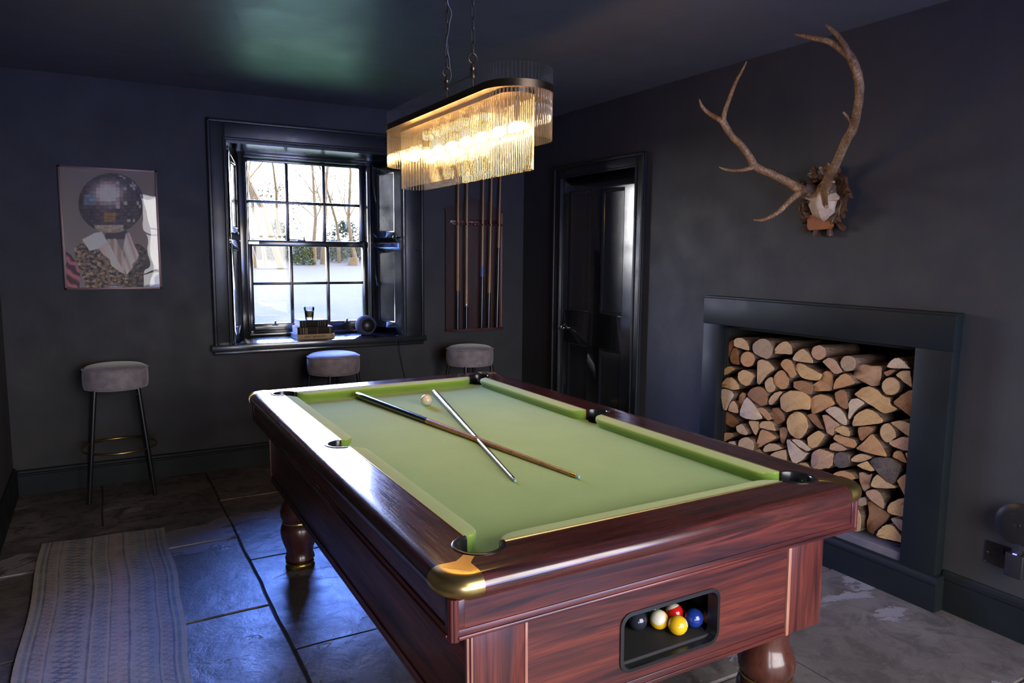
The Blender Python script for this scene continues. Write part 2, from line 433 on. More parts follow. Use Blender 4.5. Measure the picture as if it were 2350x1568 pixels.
def simple(name, c, c2, sc, rough, bst=.2, spec=.4):
    m = MT(name, c, rough, 0, spec); n = m.noise(m.co(), sc, 5, .6); m.col(m.mix(m.vr(n, 0, 1), c, c2)); m.bump(n, bst, .003); return m.m
M['bone'] = simple('skull_bone', (.62, .50, .38, 1), (.42, .29, .18, 1), 22, .55)
M['brow'] = simple('dark_brow_tine', (.10, .065, .045, 1), (.16, .11, .08, 1), 60, .5, .6)
M['leafw'] = simple('carved_dark_oak', (.055, .025, .014, 1), (.12, .055, .03, 1), 40, .38, .5)
M['plate'] = simple('orange_wood_plate', (.36, .125, .035, 1), (.27, .085, .025, 1), 30, .4, .1)

# ================================================================== THE ROOM
H = 2.461; XL = -3.475; YB = -5.75
def struct(name, bm, m, parent=None, smooth=None, kind=True, world=False):
    o = ob(name, bm, m, parent, smooth, world)
    if kind: o['kind'] = 'structure'
    return o
# floor: individual worn flags with open joints, in one mesh over a mortar bed
random.seed(4)
bm = bmesh.new()
box(bm, XL-.02, .5, YB-.02, .02, -.10, -.009, mi=1)
cols = [(XL, -2.43, [0, -.80, -1.28, -2.10, -2.95, -3.75, -4.6, YB]), (-2.43, -1.62, [0, -.66, -1.61, -2.50, -3.30, -4.2, -5.0, YB]),
        (-1.62, -.86, [0, -.9, -1.7, -2.75, -3.4, -4.3, YB]), (-.86, 0.02, [0, -.55, -1.45, -2.2, -2.99, -3.9, -4.9, YB])]
def slab(x0, x1, y0, y1):
    g = .0035; n = 7
    dz = random.uniform(-.003, .003); tx, ty = random.uniform(-.003, .003), random.uniform(-.003, .003)
    def P(i, j, ins=0):
        u, v = i/n, j/n
        x = x0+g+(x1-x0-2*g)*u; y = y0+g+(y1-y0-2*g)*v
        e = .0025*(sin(9*y+x*3)+sin(23*y+5*x)*.5) if i in (0, n) else 0
        e2 = .0025*(sin(8*x+y*2)+sin(21*x)*.5) if j in (0, n) else 0
        x = max(x+e, XL+.001); x = min(x, .4)
        if i == 0 or i == n: x += (ins if i == 0 else -ins)
        if j == 0 or j == n: e2 += (ins if j == 0 else -ins)
        return x, y+e2, dz + tx*(u-.5) + ty*(v-.5)
    top = [[bm.verts.new((P(i, j, .004)[0], P(i, j, .004)[1], P(i, j)[2])) for j in range(n+1)] for i in range(n+1)]
    for i in range(n):
        for j in range(n): bm.faces.new((top[i][j], top[i+1][j], top[i+1][j+1], top[i][j+1]))
    per = [(i, 0) for i in range(n)]+[(n, j) for j in range(n)]+[(i, n) for i in range(n, 0, -1)]+[(0, j) for j in range(n, 0, -1)]
    mid = [bm.verts.new((P(i, j)[0], P(i, j)[1], P(i, j)[2]-.005)) for i, j in per]
    lo = [bm.verts.new((P(i, j)[0], P(i, j)[1], -.03)) for i, j in per]
    ring_between(bm, [top[i][j] for i, j in per], mid); ring_between(bm, mid, lo)
for x0, x1, ys in cols:
    for a, b in zip(ys, ys[1:]):
        if x0 == XL and a == 0: slab(x0, -3.03, b, a); slab(-3.03, x1, b, a)
        else: slab(x0, x1, b, a)
bmesh.ops.recalc_face_normals(bm, faces=bm.faces[:])
struct('floor', bm, [M['stone'], M['grout']], smooth=25)

bm = bmesh.new(); box(bm, XL-.3, .5, YB-.5, .6, H, H+.25); struct('ceiling', bm, M['ceiling'])
def wall_with_hole(name, axis, a0, a1, t0, t1, holes, m):
    """wall in the plane of `axis` between t0 and t1 thick, from a0 to a1 along, with rectangular holes (p0,p1,z0,z1)"""
    bm = bmesh.new()
    ps = sorted(set([a0, a1]+[h[0] for h in holes]+[h[1] for h in holes])); zs = sorted(set([-.1, H+.02]+[h[2] for h in holes]+[h[3] for h in holes]))
    for p0, p1 in zip(ps, ps[1:]):
        run = None
        for z0, z1 in zip(zs, zs[1:]):
            inside = any(h[0]-1e-6 <= p0 and p1 <= h[1]+1e-6 and h[2]-1e-6 <= z0 and z1 <= h[3]+1e-6 for h in holes)
            if inside: 
                if run: _b(bm, axis, p0, p1, t0, t1, *run); run = None
            else: run = (run[0], z1) if run else (z0, z1)
        if run: _b(bm, axis, p0, p1, t0, t1, *run)
    bmesh.ops.remove_doubles(bm, verts=bm.verts[:], dist=1e-5)
    return struct(name, bm, m)
def _b(bm, axis, p0, p1, t0, t1, z0, z1):
    if axis == 'x': box(bm, p0, p1, t0, t1, z0, z1)
    else: box(bm, t0, t1, p0, p1, z0, z1)
HX0, HX1, HZ0, HZ1 = -2.225, -1.035, .835, 2.166
wall_with_hole('wall_far', 'x', XL-.3, .5, 0, .42, [(HX0, HX1, HZ0, HZ1)], M['wall'])
wall_with_hole('wall_far_outer', 'x', XL-.3,   .5, .42, .56, [(-2.10, -1.115, .86, 2.15)], M['white_reveal'])
wall_with_hole('wall_right', 'y', YB-.5, 0, 0, .05, [(-3.31, -2.215, .14, 1.078), (-1.42, -.575, -.02, 2.005)], M['wall'])
wall_with_hole('wall_right_outer', 'y', YB-.5, 0, .05, .45, [(-3.31, -2.215, .14, 1.078)], M['wall'])
bm = bmesh.new(); box(bm, XL-.3, XL, YB-.5, 0, -.1, H+.02); struct('wall_left', bm, M['wall'])
wall_with_hole('wall_back', 'x', XL, 0, YB-.3, YB, [(BX0, BX1, BZ0, BZ1), (LX0, LX1, LZ0, LZ1)], M['wall'])

# skirting boards with a moulded top
def board(name, p, q, nrm, h=.150, t=.020, z0=0.0):
    bm = bmesh.new(); p = V(p); q = V(q); n = V(nrm)
    prof = [(0, z0), (t, z0), (t, h-.035), (t+.004, h-.030), (t+.004, h-.022), (t-.003, h-.018), (t-.006, h-.008), (t-.012, h), (0, h)]
    A = [bm.verts.new((p.x+n.x*o, p.y+n.y*o, z)) for o, z in prof]; B = [bm.verts.new((q.x+n.x*o, q.y+n.y*o, z)) for o, z in prof]
    ring_between(bm, A, B); bm.faces.new(A); bm.faces.new(B); bmesh.ops.recalc_face_normals(bm, faces=bm.faces[:])
    struct(name, bm, M['satin'])
board('baseboard_far', (XL, 0, 0), (-.001, 0, 0), (0, -1, 0), .152)
board('baseboard_left', (XL, YB, 0), (XL, -.02, 0), (1, 0, 0), .17)
board('baseboard_right', (0, YB, 0), (0, -3.462, 0), (-1, 0, 0), .168)
board('baseboard_right', (0, -2.088, 0), (0, -1.502, 0), (-1, 0, 0), .16)
board('baseboard_right', (0, -.486, 0), (0, -.02, 0), (-1, 0, 0), .16)

# ------------------------------------------------------------------ panelled joinery
def leaf(bm, Wd, Hh, T, panels, rec=.011, mo=.016):
    """framed leaf in local x/z, front face at y=0 looking to -y, with sunk moulded panels (x0,x1,z0,z1)"""
    xs = sorted(set([0, Wd]+[p[0] for p in panels]+[p[1] for p in panels])); zs = sorted(set([0, Hh]+[p[2] for p in panels]+[p[3] for p in panels]))
    for x0, x1 in zip(xs, xs[1:]):
        for z0, z1 in zip(zs, zs[1:]):
            if any(p[0]-1e-6 <= x0 and x1 <= p[1]+1e-6 and p[2]-1e-6 <= z0 and z1 <= p[3]+1e-6 for p in panels): continue
            box(bm, x0, x1, 0, T, z0, z1)
    bmesh.ops.remove_doubles(bm, verts=bm.verts[:], dist=1e-5)
    for x0, x1, z0, z1 in panels:
        prev = None
        for d, y in ((0, 0), (0, .004), (.004, .0015), (.009, .003), (mo, rec-.002), (mo+.002, rec)):
            R = [bm.verts.new((a, y, c)) for a, c in ((x0+d, z0+d), (x1-d, z0+d), (x1-d, z1-d), (x0+d, z1-d))]
            if prev: ring_between(bm, prev, R)
            prev = R
        bm.faces.new(prev)
        box(bm, x0, x1, rec+.001, T, z0, z1)
    bmesh.ops.recalc_face_normals(bm, faces=bm.faces[:])

def frame_mtx(p0, p1, z):
    """local x from p0 to p1 on plan, local -y the side that faces the room"""
    a = V((p0[0], p0[1], 0)); b = V((p1[0], p1[1], 0)); x = (b-a).normalized(); zz = V((0, 0, 1)); y = zz.cross(x)
    return Matrix(((x.x, y.x, 0, a.x), (x.y, y.y, 0, a.y), (0, 0, 1, z), (0, 0, 0, 1))), (b-a).length

# ---- far window: architrave, sill, lining, sash box and two six-pane sashes
win = empty('window_1', (-1.64, .28, .85)); win['kind'] = 'structure'
bm = bmesh.new()
AX0, AX1, AZ1 = -2.345, -.872, 2.288
def arch(bm, x0, x1, z0, z1, ix0, ix1, iz1):
    # flat boards with outer bead and inner bead, mitred look from a small gap line
    box(bm, x0, ix0, -.022, 0, z0, z1, .003); box(bm, ix1, x1, -.022, 0, z0, z1, .003); box(bm, ix0, ix1, -.0215, 0, iz1, z1, .003)
    for a, b in ((x0, x0+.022), (x1-.022, x1)): box(bm, a, b, -.036, -.018, z0, z1, .006, 3)
    box(bm, x0, x1, -.036, -.018, z1-.022, z1, .006, 3)
    for a, b in ((ix0-.014, ix0+.002), (ix1-.002, ix1+.014)): box(bm, a, b, -.031, -.018, z0, iz1+.012, .005, 3)
    box(bm, ix0-.014, ix1+.014, -.031, -.018, iz1-.002, iz1+.014, .005, 3)
arch(bm, AX0, AX1, .835, AZ1, HX0-.012, HX1+.01, HZ1)
ob('architrave', bm, M['arch'], win, 30, True)
bm = bmesh.new()
box(bm, -2.365, -.862, -.052, .44, .800, .842, .004); box(bm, -2.35, -.88, -.04, 0, .775, .80, .006)
ob('sill_board', bm, M['wood_h'], win, 30, True)
bm = bmesh.new()   # head lining and the narrow side linings behind the shutters
prism(bm, [(HX0, .0), (HX1, .0), (-1.12, .42), (-2.12, .42)], 2.146, 2.166)
ob('head_lining', bm, M['wood_h'], win, None, True)
bm = bmesh.new()
prism(bm, [(HX0, 0), (-2.226, .418), (-2.105, .418), (-2.105, .36)], .842, 2.148)
prism(bm, [(HX1, 0), (HX1+.001, .418), (-1.13, .418), (-1.13, .36)], .842, 2.148)
ob('side_lining', bm, M['wood_v'], win, None, True)
bm = bmesh.new()   # sash box
box(bm, -2.135, -2.050, .372, .52, .842, 2.15, .003); box(bm, -1.165, -1.095, .372, .52, .842, 2.15, .003)
box(bm, -2.052, -1.163, .372, .52, 2.118, 2.15, .003); box(bm, -2.052, -1.163, .372, .56, .842, .866, .003)
box(bm, -2.062, -2.044, .364, .382, .866, 2.118, .004); box(bm, -1.171, -1.153, .364, .382, .866, 2.118, .004)
box(bm, -2.062, -1.153, .362, .380, 2.108, 2.126, .004)
ob('sash_box', bm, M['wood_v'], win, 30, True)
def sash(name, y, x0, x1, px0, px1, z0, z1, pz0, pz1, zm, cols=3):
    bm = bmesh.new(); t = .036
    box(bm, x0, px0, y, y+t, z0, z1, .003); box(bm, px1, x1, y, y+t, z0, z1, .003)
    box(bm, px0-.002, px1+.002, y, y+t, z0, pz0, .003); box(bm, px0-.002, px1+.002, y, y+t, pz1, z1, .003)
    o = ob(name, bm, M['wood_v'], win, 30, True)
    bm = bmesh.new()
    def bar(a, b, c, d, vert):
        if vert: box(bm, a, b, y+.002, y+.03, c, d, .002); box(bm, (a+b)/2-.004, (a+b)/2+.004, y-.003, y+.01, c, d, .002)
        else: box(bm, a, b, y+.002, y+.03, c, d, .002); box(bm, a, b, y-.003, y+.01, (c+d)/2-.004, (c+d)/2+.004, .002)
    for k in range(1, cols):
        xc = px0+(px1-px0)*k/cols; bar(xc-.0115, xc+.0115, pz0, pz1, True)
    for z in (zm if isinstance(zm, (list, tuple)) else [zm]): bar(px0, px1, z-.0105, z+.0105, False)
    ob('glazing_bars', bm, M['wood_h'], o, 30, True)
    bm = bmesh.new(); box(bm, px0, px1, y+.014, y+.017, pz0, pz1); ob('glass', bm, M['pane'], o, None, True)
    return o
sash('upper_sash', .452, -2.052, -1.163, -2.020, -1.204, 1.494, 2.12, 1.535, 2.093, 1.811)
lo = sash('lower_sash', .405, -2.052, -1.163, -2.011, -1.199, .866, 1.535, .932, 1.492, 1.223)
bm = bmesh.new()
for x in (-1.87, -1.335):
    box(bm, x-.022, x+.022, .392, .407, .915, .925, .002); box(bm, x-.007, x+.007, .388, .406, .920, .950, .003)
ob('sash_lift', bm, M['blackm'], lo, 30, True)
bm = bmesh.new(); box(bm, -2.04, -1.965, .398, .406, 1.505, 1.525, .002); ob('sash_stop', bm, M['chrome'], lo, None, True)
bm = bmesh.new(); box(bm, -1.69, -1.63, .405, .44, 1.535, 1.541, .002); cyl(bm, (-1.64, .42, 1.54), (-1.64, .42, 1.565), .006, .004); ob('sash_fastener', bm, M['blackm'], lo, 30, True)
# white outer reveal seen through the glass
bm = bmesh.new(); box(bm, -1.118, -1.108, .525, .575, .862, 2.15); box(bm, -2.106, -2.096, .525, .575, .862, 2.15); box(bm, -2.1, -1.115, .565, .68, .83, .863)
struct('trim_1', bm, M['white_reveal'])

# ---- folding shutters lying back against the splayed reveals
def shutter(name, p0, p1, T, knob_u, label):
    m, Wd = frame_mtx(p0, p1, 0); sh = empty(name, (p0[0], p0[1], .845)); tag(sh, label, 'shutter', 'panelled shutters in the window reveal')
    for nm, z0, z1, pz in (('lower_leaf', .846, 1.523, (.085, .62)), ('upper_leaf', 1.529, 2.128, (.075, .515))):
        bm = bmesh.new(); leaf(bm, Wd, z1-z0, T, [(Wd*.19, Wd*.78, pz[0], pz[1])], .010, .014)
        bm.transform(m @ Matrix.Translation((0, 0, z0))); o = ob(nm, bm, M['wood_v'], sh, 25, True)
    bm = bmesh.new(); k = m @ V((Wd*knob_u, 0, 1.568)); n = (m.to_3x3() @ V((0, -1, 0))).normalized()
    tube(bm, [k, k+n*.006, k+n*.008, k+n*.016, k+n*.019, k+n*.026, k+n*.033, k+n*.037], [.009, .009, .005, .0045, .010, .0145, .012, .004], 14)
    ob('knob', bm, M['blackm'], o, 40, True)
    return sh
def shutter_side(left):
    if left: return shutter('window_shutter', (-2.213, .004), (-2.098, .358), .016, .17, 'dark gloss panelled shutter on the left side of the window, seen nearly edge-on')
    return shutter('window_shutter', (-1.142, .358), (-1.038, .004), .016, .87, 'dark gloss panelled shutter on the right of the window, catching daylight')
shutter_side(True); shutter_side(False)

# ---- window behind the camera, source of the front light
w2 = empty('window_2', ((BX0+BX1)/2, YB, BZ0)); w2['kind'] = 'structure'
bm = bmesh.new()
for a, b, c, d in ((BX0-.08, BX0+.05, BZ0-.08, BZ1+.08), (BX1-.05, BX1+.08, BZ0-.08, BZ1+.08), (BX0, BX1, BZ1-.05, BZ1+.08), (BX0, BX1, BZ0-.08, BZ0+.06)):
    box(bm, a, b, YB-.10, YB+.02, c, d, .004)
for k in (1, 2, 3): xc = BX0+(BX1-BX0)*k/4; box(bm, xc-.02, xc+.02, YB-.08, YB-.03, BZ0, BZ1, .003)
for k in (1, 2, 3): zc = BZ0+(BZ1-BZ0)*k/4; box(bm, BX0, BX1, YB-.07, YB-.04, zc-.012, zc+.012, .003)
ob('window_frame', bm, M['wood_v'], w2, 30, True)

w3 = empty('added_fill_opening', ((LX0+LX1)/2, YB, LZ0)); w3['kind'] = 'structure'  # unseen opening added purely for fill light on the left floor
bm = bmesh.new()
for a, b, c, d in ((LX0-.03, LX0+.03, LZ0-.03, LZ1+.03), (LX1-.03, LX1+.03, LZ0-.03, LZ1+.03), (LX0, LX1, LZ1-.03, LZ1+.03), (LX0, LX1, LZ0-.03, LZ0+.03)): box(bm, a, b, YB-.10, YB+.02, c, d, .004)
ob('window_frame', bm, M['wood_v'], w3, 30, True)
# ---- door on the right wall
dr = empty('door_1', (0, -1.0, 0)); dr['kind'] = 'structure'
bm = bmesh.new(); DY0, DY1 = -.577, -1.418
P = [(.078, .338, 1.042, 1.895), (.463, .713, 1.045, 1.885), (.078, .338, .23, .815), (.463, .713, .23, .812)]
leaf(bm, .841, 1.996, .040, P, .013, .020)
m, _w = frame_mtx((-.004, DY0), (-.004, DY1), 0.004); bm.transform(m)
ob('door_leaf', bm, M['wood_v'], dr, 25, True)
bm = bmesh.new()
for y0, y1 in ((DY1-.085, DY1+.004), (DY0-.004, DY0+.088)):
    box(bm, -.024, .0, y0, y1, 0, 2.085, .003)
box(bm, -.0235, 0, DY1, DY0, 2.0, 2.085, .003)
for y0, y1, z0, z1 in ((-1.503, -1.482, 0, 2.087), (-.509, -.488, 0, 2.087)): box(bm, -.040, -.02, y0, y1, z0, z1, .006, 3)
box(bm, -.040, -.02, -1.503, -.488, 2.065, 2.087, .006, 3)
for y0, y1 in ((DY1-.014, DY1+.002), (DY0-.002, DY0+.014)): box(bm, -.032, -.02, y0, y1, 0, 2.012, .004, 3)
box(bm, -.032, -.02, DY1-.014, DY0+.014, 1.998, 2.014, .004, 3)
ob('architrave', bm, M['arch'], dr, 30, True)
bm = bmesh.new()
for yy, zz, r in ((-.632, .925, 1.0), (-.672, .922, .62)):
    tube(bm, [(-.004, yy, zz), (-.010, yy, zz), (-.012, yy, zz), (-.03, yy, zz), (-.036, yy, zz), (-.046, yy, zz), (-.056, yy, zz), (-.060, yy, zz)][:8 if r == 1 else 8],
         [q*r for q in (.026, .025, .010, .009, .018, .026, .022, .006)], 20)
ob('door_handle', bm, M['chrome'], dr, 40, True)

# ---- timber fire surround, hearth ledge and firebox
fs = empty('fire_surround', (0, -2.77, 0)); tag(fs, 'dark painted flat timber fire surround framing the stacked firewood', 'fireplace')
bm = bmesh.new(); box(bm, -.060, -.0015, -3.458, -2.087, 1.078, 1.229, .004)
box(bm, -.063, -.0015, -3.46, -2.085, 1.219, 1.232, .004)
ob('lintel', bm, M['satin'], fs, 30, True)
for y0, y1, nm in ((-2.208, -2.090, 'jamb'), (-3.455, -3.302, 'jamb')):
    bm = bmesh.new(); box(bm, -.058, -.0015, y0, y1, .0, 1.079, .004); ob(nm, bm, M['satin'], fs, 30, True)
bm = bmesh.new()
prof = [(-.0015, 0), (-.078, 0), (-.078, .115), (-.082, .12), (-.082, .128), (-.074, .134), (-.068, .145), (-.058, .15), (-.0015, .15)]
A = [bm.verts.new((x, -3.474, z)) for x, z in prof]; B = [bm.verts.new((x, -2.075, z)) for x, z in prof]
ring_between(bm, A, B); bm.faces.new(A); bm.faces.new(B); bmesh.ops.recalc_face_normals(bm, faces=bm.faces[:])
ob('plinth', bm, M['satin'], fs, 30, True)
bm = bmesh.new(); box(bm, -.045, .44, -3.302, -2.208, .135, .186, .006, 3)
struct('trim_2', bm, M['hearth'], smooth=40)
bm = bmesh.new()
box(bm, .40, .445, -3.31, -2.215, .14, 1.078); box(bm, .0, .42, -3.31, -3.303, .14, 1.078); box(bm, .0, .42, -2.222, -2.215, .14, 1.078); box(bm, 0, .42, -3.31, -2.215, 1.06, 1.078)
struct('trim_3', bm, M['soot'])

# ================================================================== POOL TABLE
TL = 2.004; ZT = .824
ex = V((cos(-.012382), sin(-.012382), .007724)).normalized(); ey = V((.012381*TL, cos(.012382)*TL, -.012912)).normalized()
ez = ex.cross(ey).normalized(); ey = ez.cross(ex)
TO = V((-2.30950, -3.73779, .82399)) - ez*ZT
TM = Matrix(((ex.x, ey.x, ez.x, TO.x), (ex.y, ey.y, ez.y, TO.y), (ex.z, ey.z, ez.z, TO.z), (0, 0, 0, 1)))
tb = empty('pool_table', TO, 'mahogany-finish pool table with green cloth and brass corners in the middle of the stone floor', 'pool table')
tb.matrix_world = TM
def tw(x, y, z): return TM @ V((x, y, z))
PK = [(.008, .008, 225), (.992, .008, 315), (.992, 1.996, 45), (.008, 1.996, 135)]      # corner pockets, direction outward
PM = [(-.010, .987, 180), (1.010, .987, 0)]
def capsule(bm, x, y, ang, r, back, z0, z1, seg=28):
    """slot open towards the bed: half circle plus straight sides running inwards"""
    a = radians(ang); d = V((cos(a), sin(a))); n = V((-d.y, d.x)); pts = []
    for k in range(seg+1):
        t = -pi/2 + pi*k/seg; p = V((x, y)) + d*cos(t)*r + n*sin(t)*r; pts.append((p.x, p.y))
    for s in (1, -1): p = V((x, y)) - d*back + n*s*r; pts.append((p.x, p.y))
    prism(bm, pts, z0, z1)
def cutters(z0, z1, grow=0.0):
    out = []
    for x, y, a in PK+PM:
        b = bmesh.new(); capsule(b, x, y, a, .0505+grow, .12, z0, z1); out.append(b)
    return out
# slate bed and cloth
bm = bmesh.new(); box(bm, .0, 1.0, .0, TL, ZT-.075, ZT-.040)
bed = ob('bed_cloth', bm, M['cloth'], tb)
cs = []
for x, y, a in PK+PM:
    b = bmesh.new(); d = (cos(radians(a)), sin(radians(a))); q = .012 if (x, y, a) in PK else .022
    lathe(b, [(.046, ZT-.2), (.046, ZT+.1)], (x+d[0]*q, y+d[1]*q, 0), 28); cs.append(b)
cut(bed, cs)
# cushions: swept nose profile with rounded jaws
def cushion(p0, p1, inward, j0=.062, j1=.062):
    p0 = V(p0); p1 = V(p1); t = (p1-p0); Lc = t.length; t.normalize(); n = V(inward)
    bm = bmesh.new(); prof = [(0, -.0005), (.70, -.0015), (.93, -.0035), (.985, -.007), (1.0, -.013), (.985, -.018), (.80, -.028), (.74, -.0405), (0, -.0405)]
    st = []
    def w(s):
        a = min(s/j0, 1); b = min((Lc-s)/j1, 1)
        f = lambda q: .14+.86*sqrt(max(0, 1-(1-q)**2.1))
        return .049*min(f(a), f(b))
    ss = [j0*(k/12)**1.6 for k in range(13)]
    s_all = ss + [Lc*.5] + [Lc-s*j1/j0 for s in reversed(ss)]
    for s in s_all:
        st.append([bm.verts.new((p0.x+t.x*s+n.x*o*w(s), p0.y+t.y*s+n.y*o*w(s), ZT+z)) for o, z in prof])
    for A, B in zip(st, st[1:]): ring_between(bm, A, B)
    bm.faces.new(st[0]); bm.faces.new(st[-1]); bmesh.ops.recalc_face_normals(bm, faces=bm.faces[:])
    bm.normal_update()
    for f in bm.faces: f.material_index = 0 if f.normal.z > .45 else 1  # up-facing tops take the lit cloth copy, other faces the shaded one
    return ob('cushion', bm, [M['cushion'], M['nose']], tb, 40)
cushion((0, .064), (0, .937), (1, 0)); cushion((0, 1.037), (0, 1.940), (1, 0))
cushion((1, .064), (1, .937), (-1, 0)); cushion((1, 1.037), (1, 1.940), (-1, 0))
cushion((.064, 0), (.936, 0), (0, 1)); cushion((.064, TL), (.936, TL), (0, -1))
# rails with a bullnose outer edge, mitred at the pockets
nose = [(.108+.027*cos(radians(a)), -.026+.026*sin(radians(a))) for a in range(90, -81, -14)]
RP = [(0.0, 0.0), (.04, 0), (.065, 0), (.085, 0)] + nose + [(.112, -.056), (.065, -.056), (0, -.052)]
def rail(kind):
    bm = bmesh.new()
    def P(o, z, end):
        e = min(o, .065)
        if kind == 'L': return (-o, (-e if end == 0 else TL+e), ZT+z)
        if kind == 'R': return (1+o, (-e if end == 0 else TL+e), ZT+z)
        if kind == 'F': return ((-e if end == 0 else 1+e), -o, ZT+z)
        return ((-e if end == 0 else 1+e), TL+o, ZT+z)
    A = [bm.verts.new(P(o, z, 0)) for o, z in RP]; B = [bm.verts.new(P(o, z, 1)) for o, z in RP]
    ring_between(bm, A, B); bm.faces.new(A); bm.faces.new(B); bmesh.ops.recalc_face_normals(bm, faces=bm.faces[:])
    o = ob('top_rail', bm, M['rail_y'] if kind in 'LR' else M['rail_x'], tb)
    cut(o, cutters(ZT-.2, ZT+.05))
    for f in o.data.polygons: f.use_smooth = True
    o.data.set_sharp_from_angle(angle=radians(24))
    return o
for k in 'LRFB': rail(k)
for a, b, c, d in ((-.0022, .0, .066, .935), (-.0022, 0, 1.04, 1.94), (1, 1.0022, .066, .935), (1, 1.0022, 1.04, 1.94), (.066, .934, -.0022, 0), (.066, .934, TL, TL+.0022)):
    bm = bmesh.new(); box(bm, a, b, c, d, ZT-.004, ZT+.0012); ob('inlay_strip', bm, M['strip'], tb)
# pocket plates and drops
for x, y, a in PK+PM:
    half = 128 if (x, y, a) in PK else 92
    bm = bmesh.new(); n = 36; a0 = radians(a-half); a1 = radians(a+half)
    prof = [(.0465, ZT-.050), (.0465, ZT-.003), (.0485, ZT+.0015), (.0555, ZT+.0025), (.0590, ZT+.001), (.0590, ZT-.004), (.052, ZT-.006), (.0505, ZT-.050)]
    rings = []
    for k in range(n+1):
        t = a0+(a1-a0)*k/n; rings.append([bm.verts.new((x+r*cos(t), y+r*sin(t), z)) for r, z in prof])
    if half > 100:   # straight ears running to the cushion ends
        pass
    for A, B in zip(rings, rings[1:]): ring_between(bm, A, B)
    bm.faces.new(rings[0]); bm.faces.new(rings[-1]); bmesh.ops.recalc_face_normals(bm, faces=bm.faces[:])
    pp = ob('pocket_plate', bm, M['pocket'], tb, 35)
    bm = bmesh.new()
    d = (cos(radians(a)), sin(radians(a)))
    lathe(bm, [(.0, ZT-.17), (.040, ZT-.168), (.0455, ZT-.14), (.0455, ZT-.052), (.0495, ZT-.052), (.0495, ZT-.16), (.04, ZT-.176), (.0, ZT-.178)], (x+d[0]*.001, y+d[1]*.001, 0), 28, caps=False)
    ob('pocket_liner', bm, M['leather'], pp, 35)
    if half > 100:
        for s in (-1, 1):
            for rr in (55, 95):
                bm = bmesh.new(); t = radians(a+s*rr); c = V((x+.0462*cos(t), y+.0462*sin(t), ZT-.018)); i = V((-cos(t), -sin(t), 0))
                tube(bm, [c, c+i*.002], [.003, .002], 8)
                ob('pocket_screw', bm, M['chrome'], pp)
# brass corner caps
for cx, cyy, sx, sy in ((0, 0, -1, -1), (1, 0, 1, -1), (1, TL, 1, 1), (0, TL, -1, 1)):
    bm = bmesh.new()
    ax, ay = cx+sx*.065, cyy+sy*.065
    prof = [(0.0, .0012)] + [(r-.065+.0016, z+.0014) for r, z in [(.085, 0)]+nose] + [(.0445, -.0575), (0, -.0575)]
    b0 = atan2(sy, sx)-pi/4
    seg = 16; rings = []
    # straight extension, quarter turn, straight extension
    dirs = [(b0, None)]
    for k in range(seg+1):
        t = b0+pi/2*k/seg
        rings.append([bm.verts.new((ax+r*cos(t), ay+r*sin(t), ZT+z)) for r, z in prof])
    e0 = V((cos(b0-pi/2), sin(b0-pi/2))); e1 = V((cos(b0+pi), sin(b0+pi)))
    def ext(t, e, q): return [bm.verts.new((ax+r*cos(t)+e.x*q, ay+r*sin(t)+e.y*q, ZT+z)) for r, z in prof]
    rings = [ext(b0, e0, .016)] + rings + [ext(b0+pi/2, V((cos(b0+pi), sin(b0+pi))), .016)]
    for A, B in zip(rings, rings[1:]): ring_between(bm, A, B)
    bm.faces.new(rings[0]); bm.faces.new(rings[-1])
    # tapering tongue that runs up to the pocket plate
    dg = V((sx, sy)).normalized(); nn = V((-dg.y, dg.x)); base = V((cx, cyy))
    Lp = []; Rp = []
    for k in range(9):
        q = k/8; dd = .052+.0705*q; wd = .0125+.0182*q**2.3
        c = base+dg*dd; Lp.append(c+nn*wd); Rp.append(c-nn*wd)
    poly = [tuple(p) for p in Lp]+[tuple(p) for p in reversed(Rp)]
    prism(bm, poly, ZT-.002, ZT+.0016)
    bmesh.ops.recalc_face_normals(bm, faces=bm.faces[:])
    ob('brass_corner', bm, M['corner'], tb, 38)
# apron panels with raised borders
ZA1, ZA0 = ZT-.050, ZT-.131
def apron(kind):
    bm = bmesh.new(); o = .110
    def B(s0, s1, o0, o1, z0, z1, bv=.002):
        if kind == 'F': box(bm, s0, s1, -o1, -o0, z0, z1, bv)
        if kind == 'B': box(bm, s0, s1, TL+o0, TL+o1, z0, z1, bv)
        if kind == 'L': box(bm, -o1, -o0, s0, s1, z0, z1, bv)
        if kind == 'R': box(bm, 1+o0, 1+o1, s0, s1, z0, z1, bv)
    Ls = 1 if kind in 'FB' else TL; e = .098
    B(-e, Ls+e, .06, o, ZA0, ZA1, .0)
    B(-e+.0, Ls+e, o-.002, o+.0035, ZA0, ZA0+.020, .0018)
    B(-e, Ls+e, o-.002, o+.0075, ZA0-.001, ZA0+.008, .003)
    for s in (-e, Ls+e-.016): B(s, s+.016, o-.002, o+.0032, ZA0+.018, ZA1, .0018)
    return ob('apron_panel', bm, M['mah_x'] if kind in 'FB' else M['mah_y'], tb, 30)
for k in 'FBLR': apron(k)
for cx, cyy, sx, sy in ((0, 0, -1, -1), (1, 0, 1, -1), (1, TL, 1, 1), (0, TL, -1, 1)):
    bm = bmesh.new(); ax, ay = cx+sx*.100, cyy+sy*.100
    n = 10; b0 = atan2(sy, sx)-pi/4-.25; pts = [(ax, ay)]
    for k in range(n+1):
        t = b0+(pi/2+.5)*k/n; r = .0135 + (.0012 if k % 3 else -.0006); pts.append((ax+r*cos(t), ay+r*sin(t)))
    prism(bm, pts, ZA0-.004, ZA1+.002); ob('corner_moulding', bm, M['mah_z'], tb, 50)
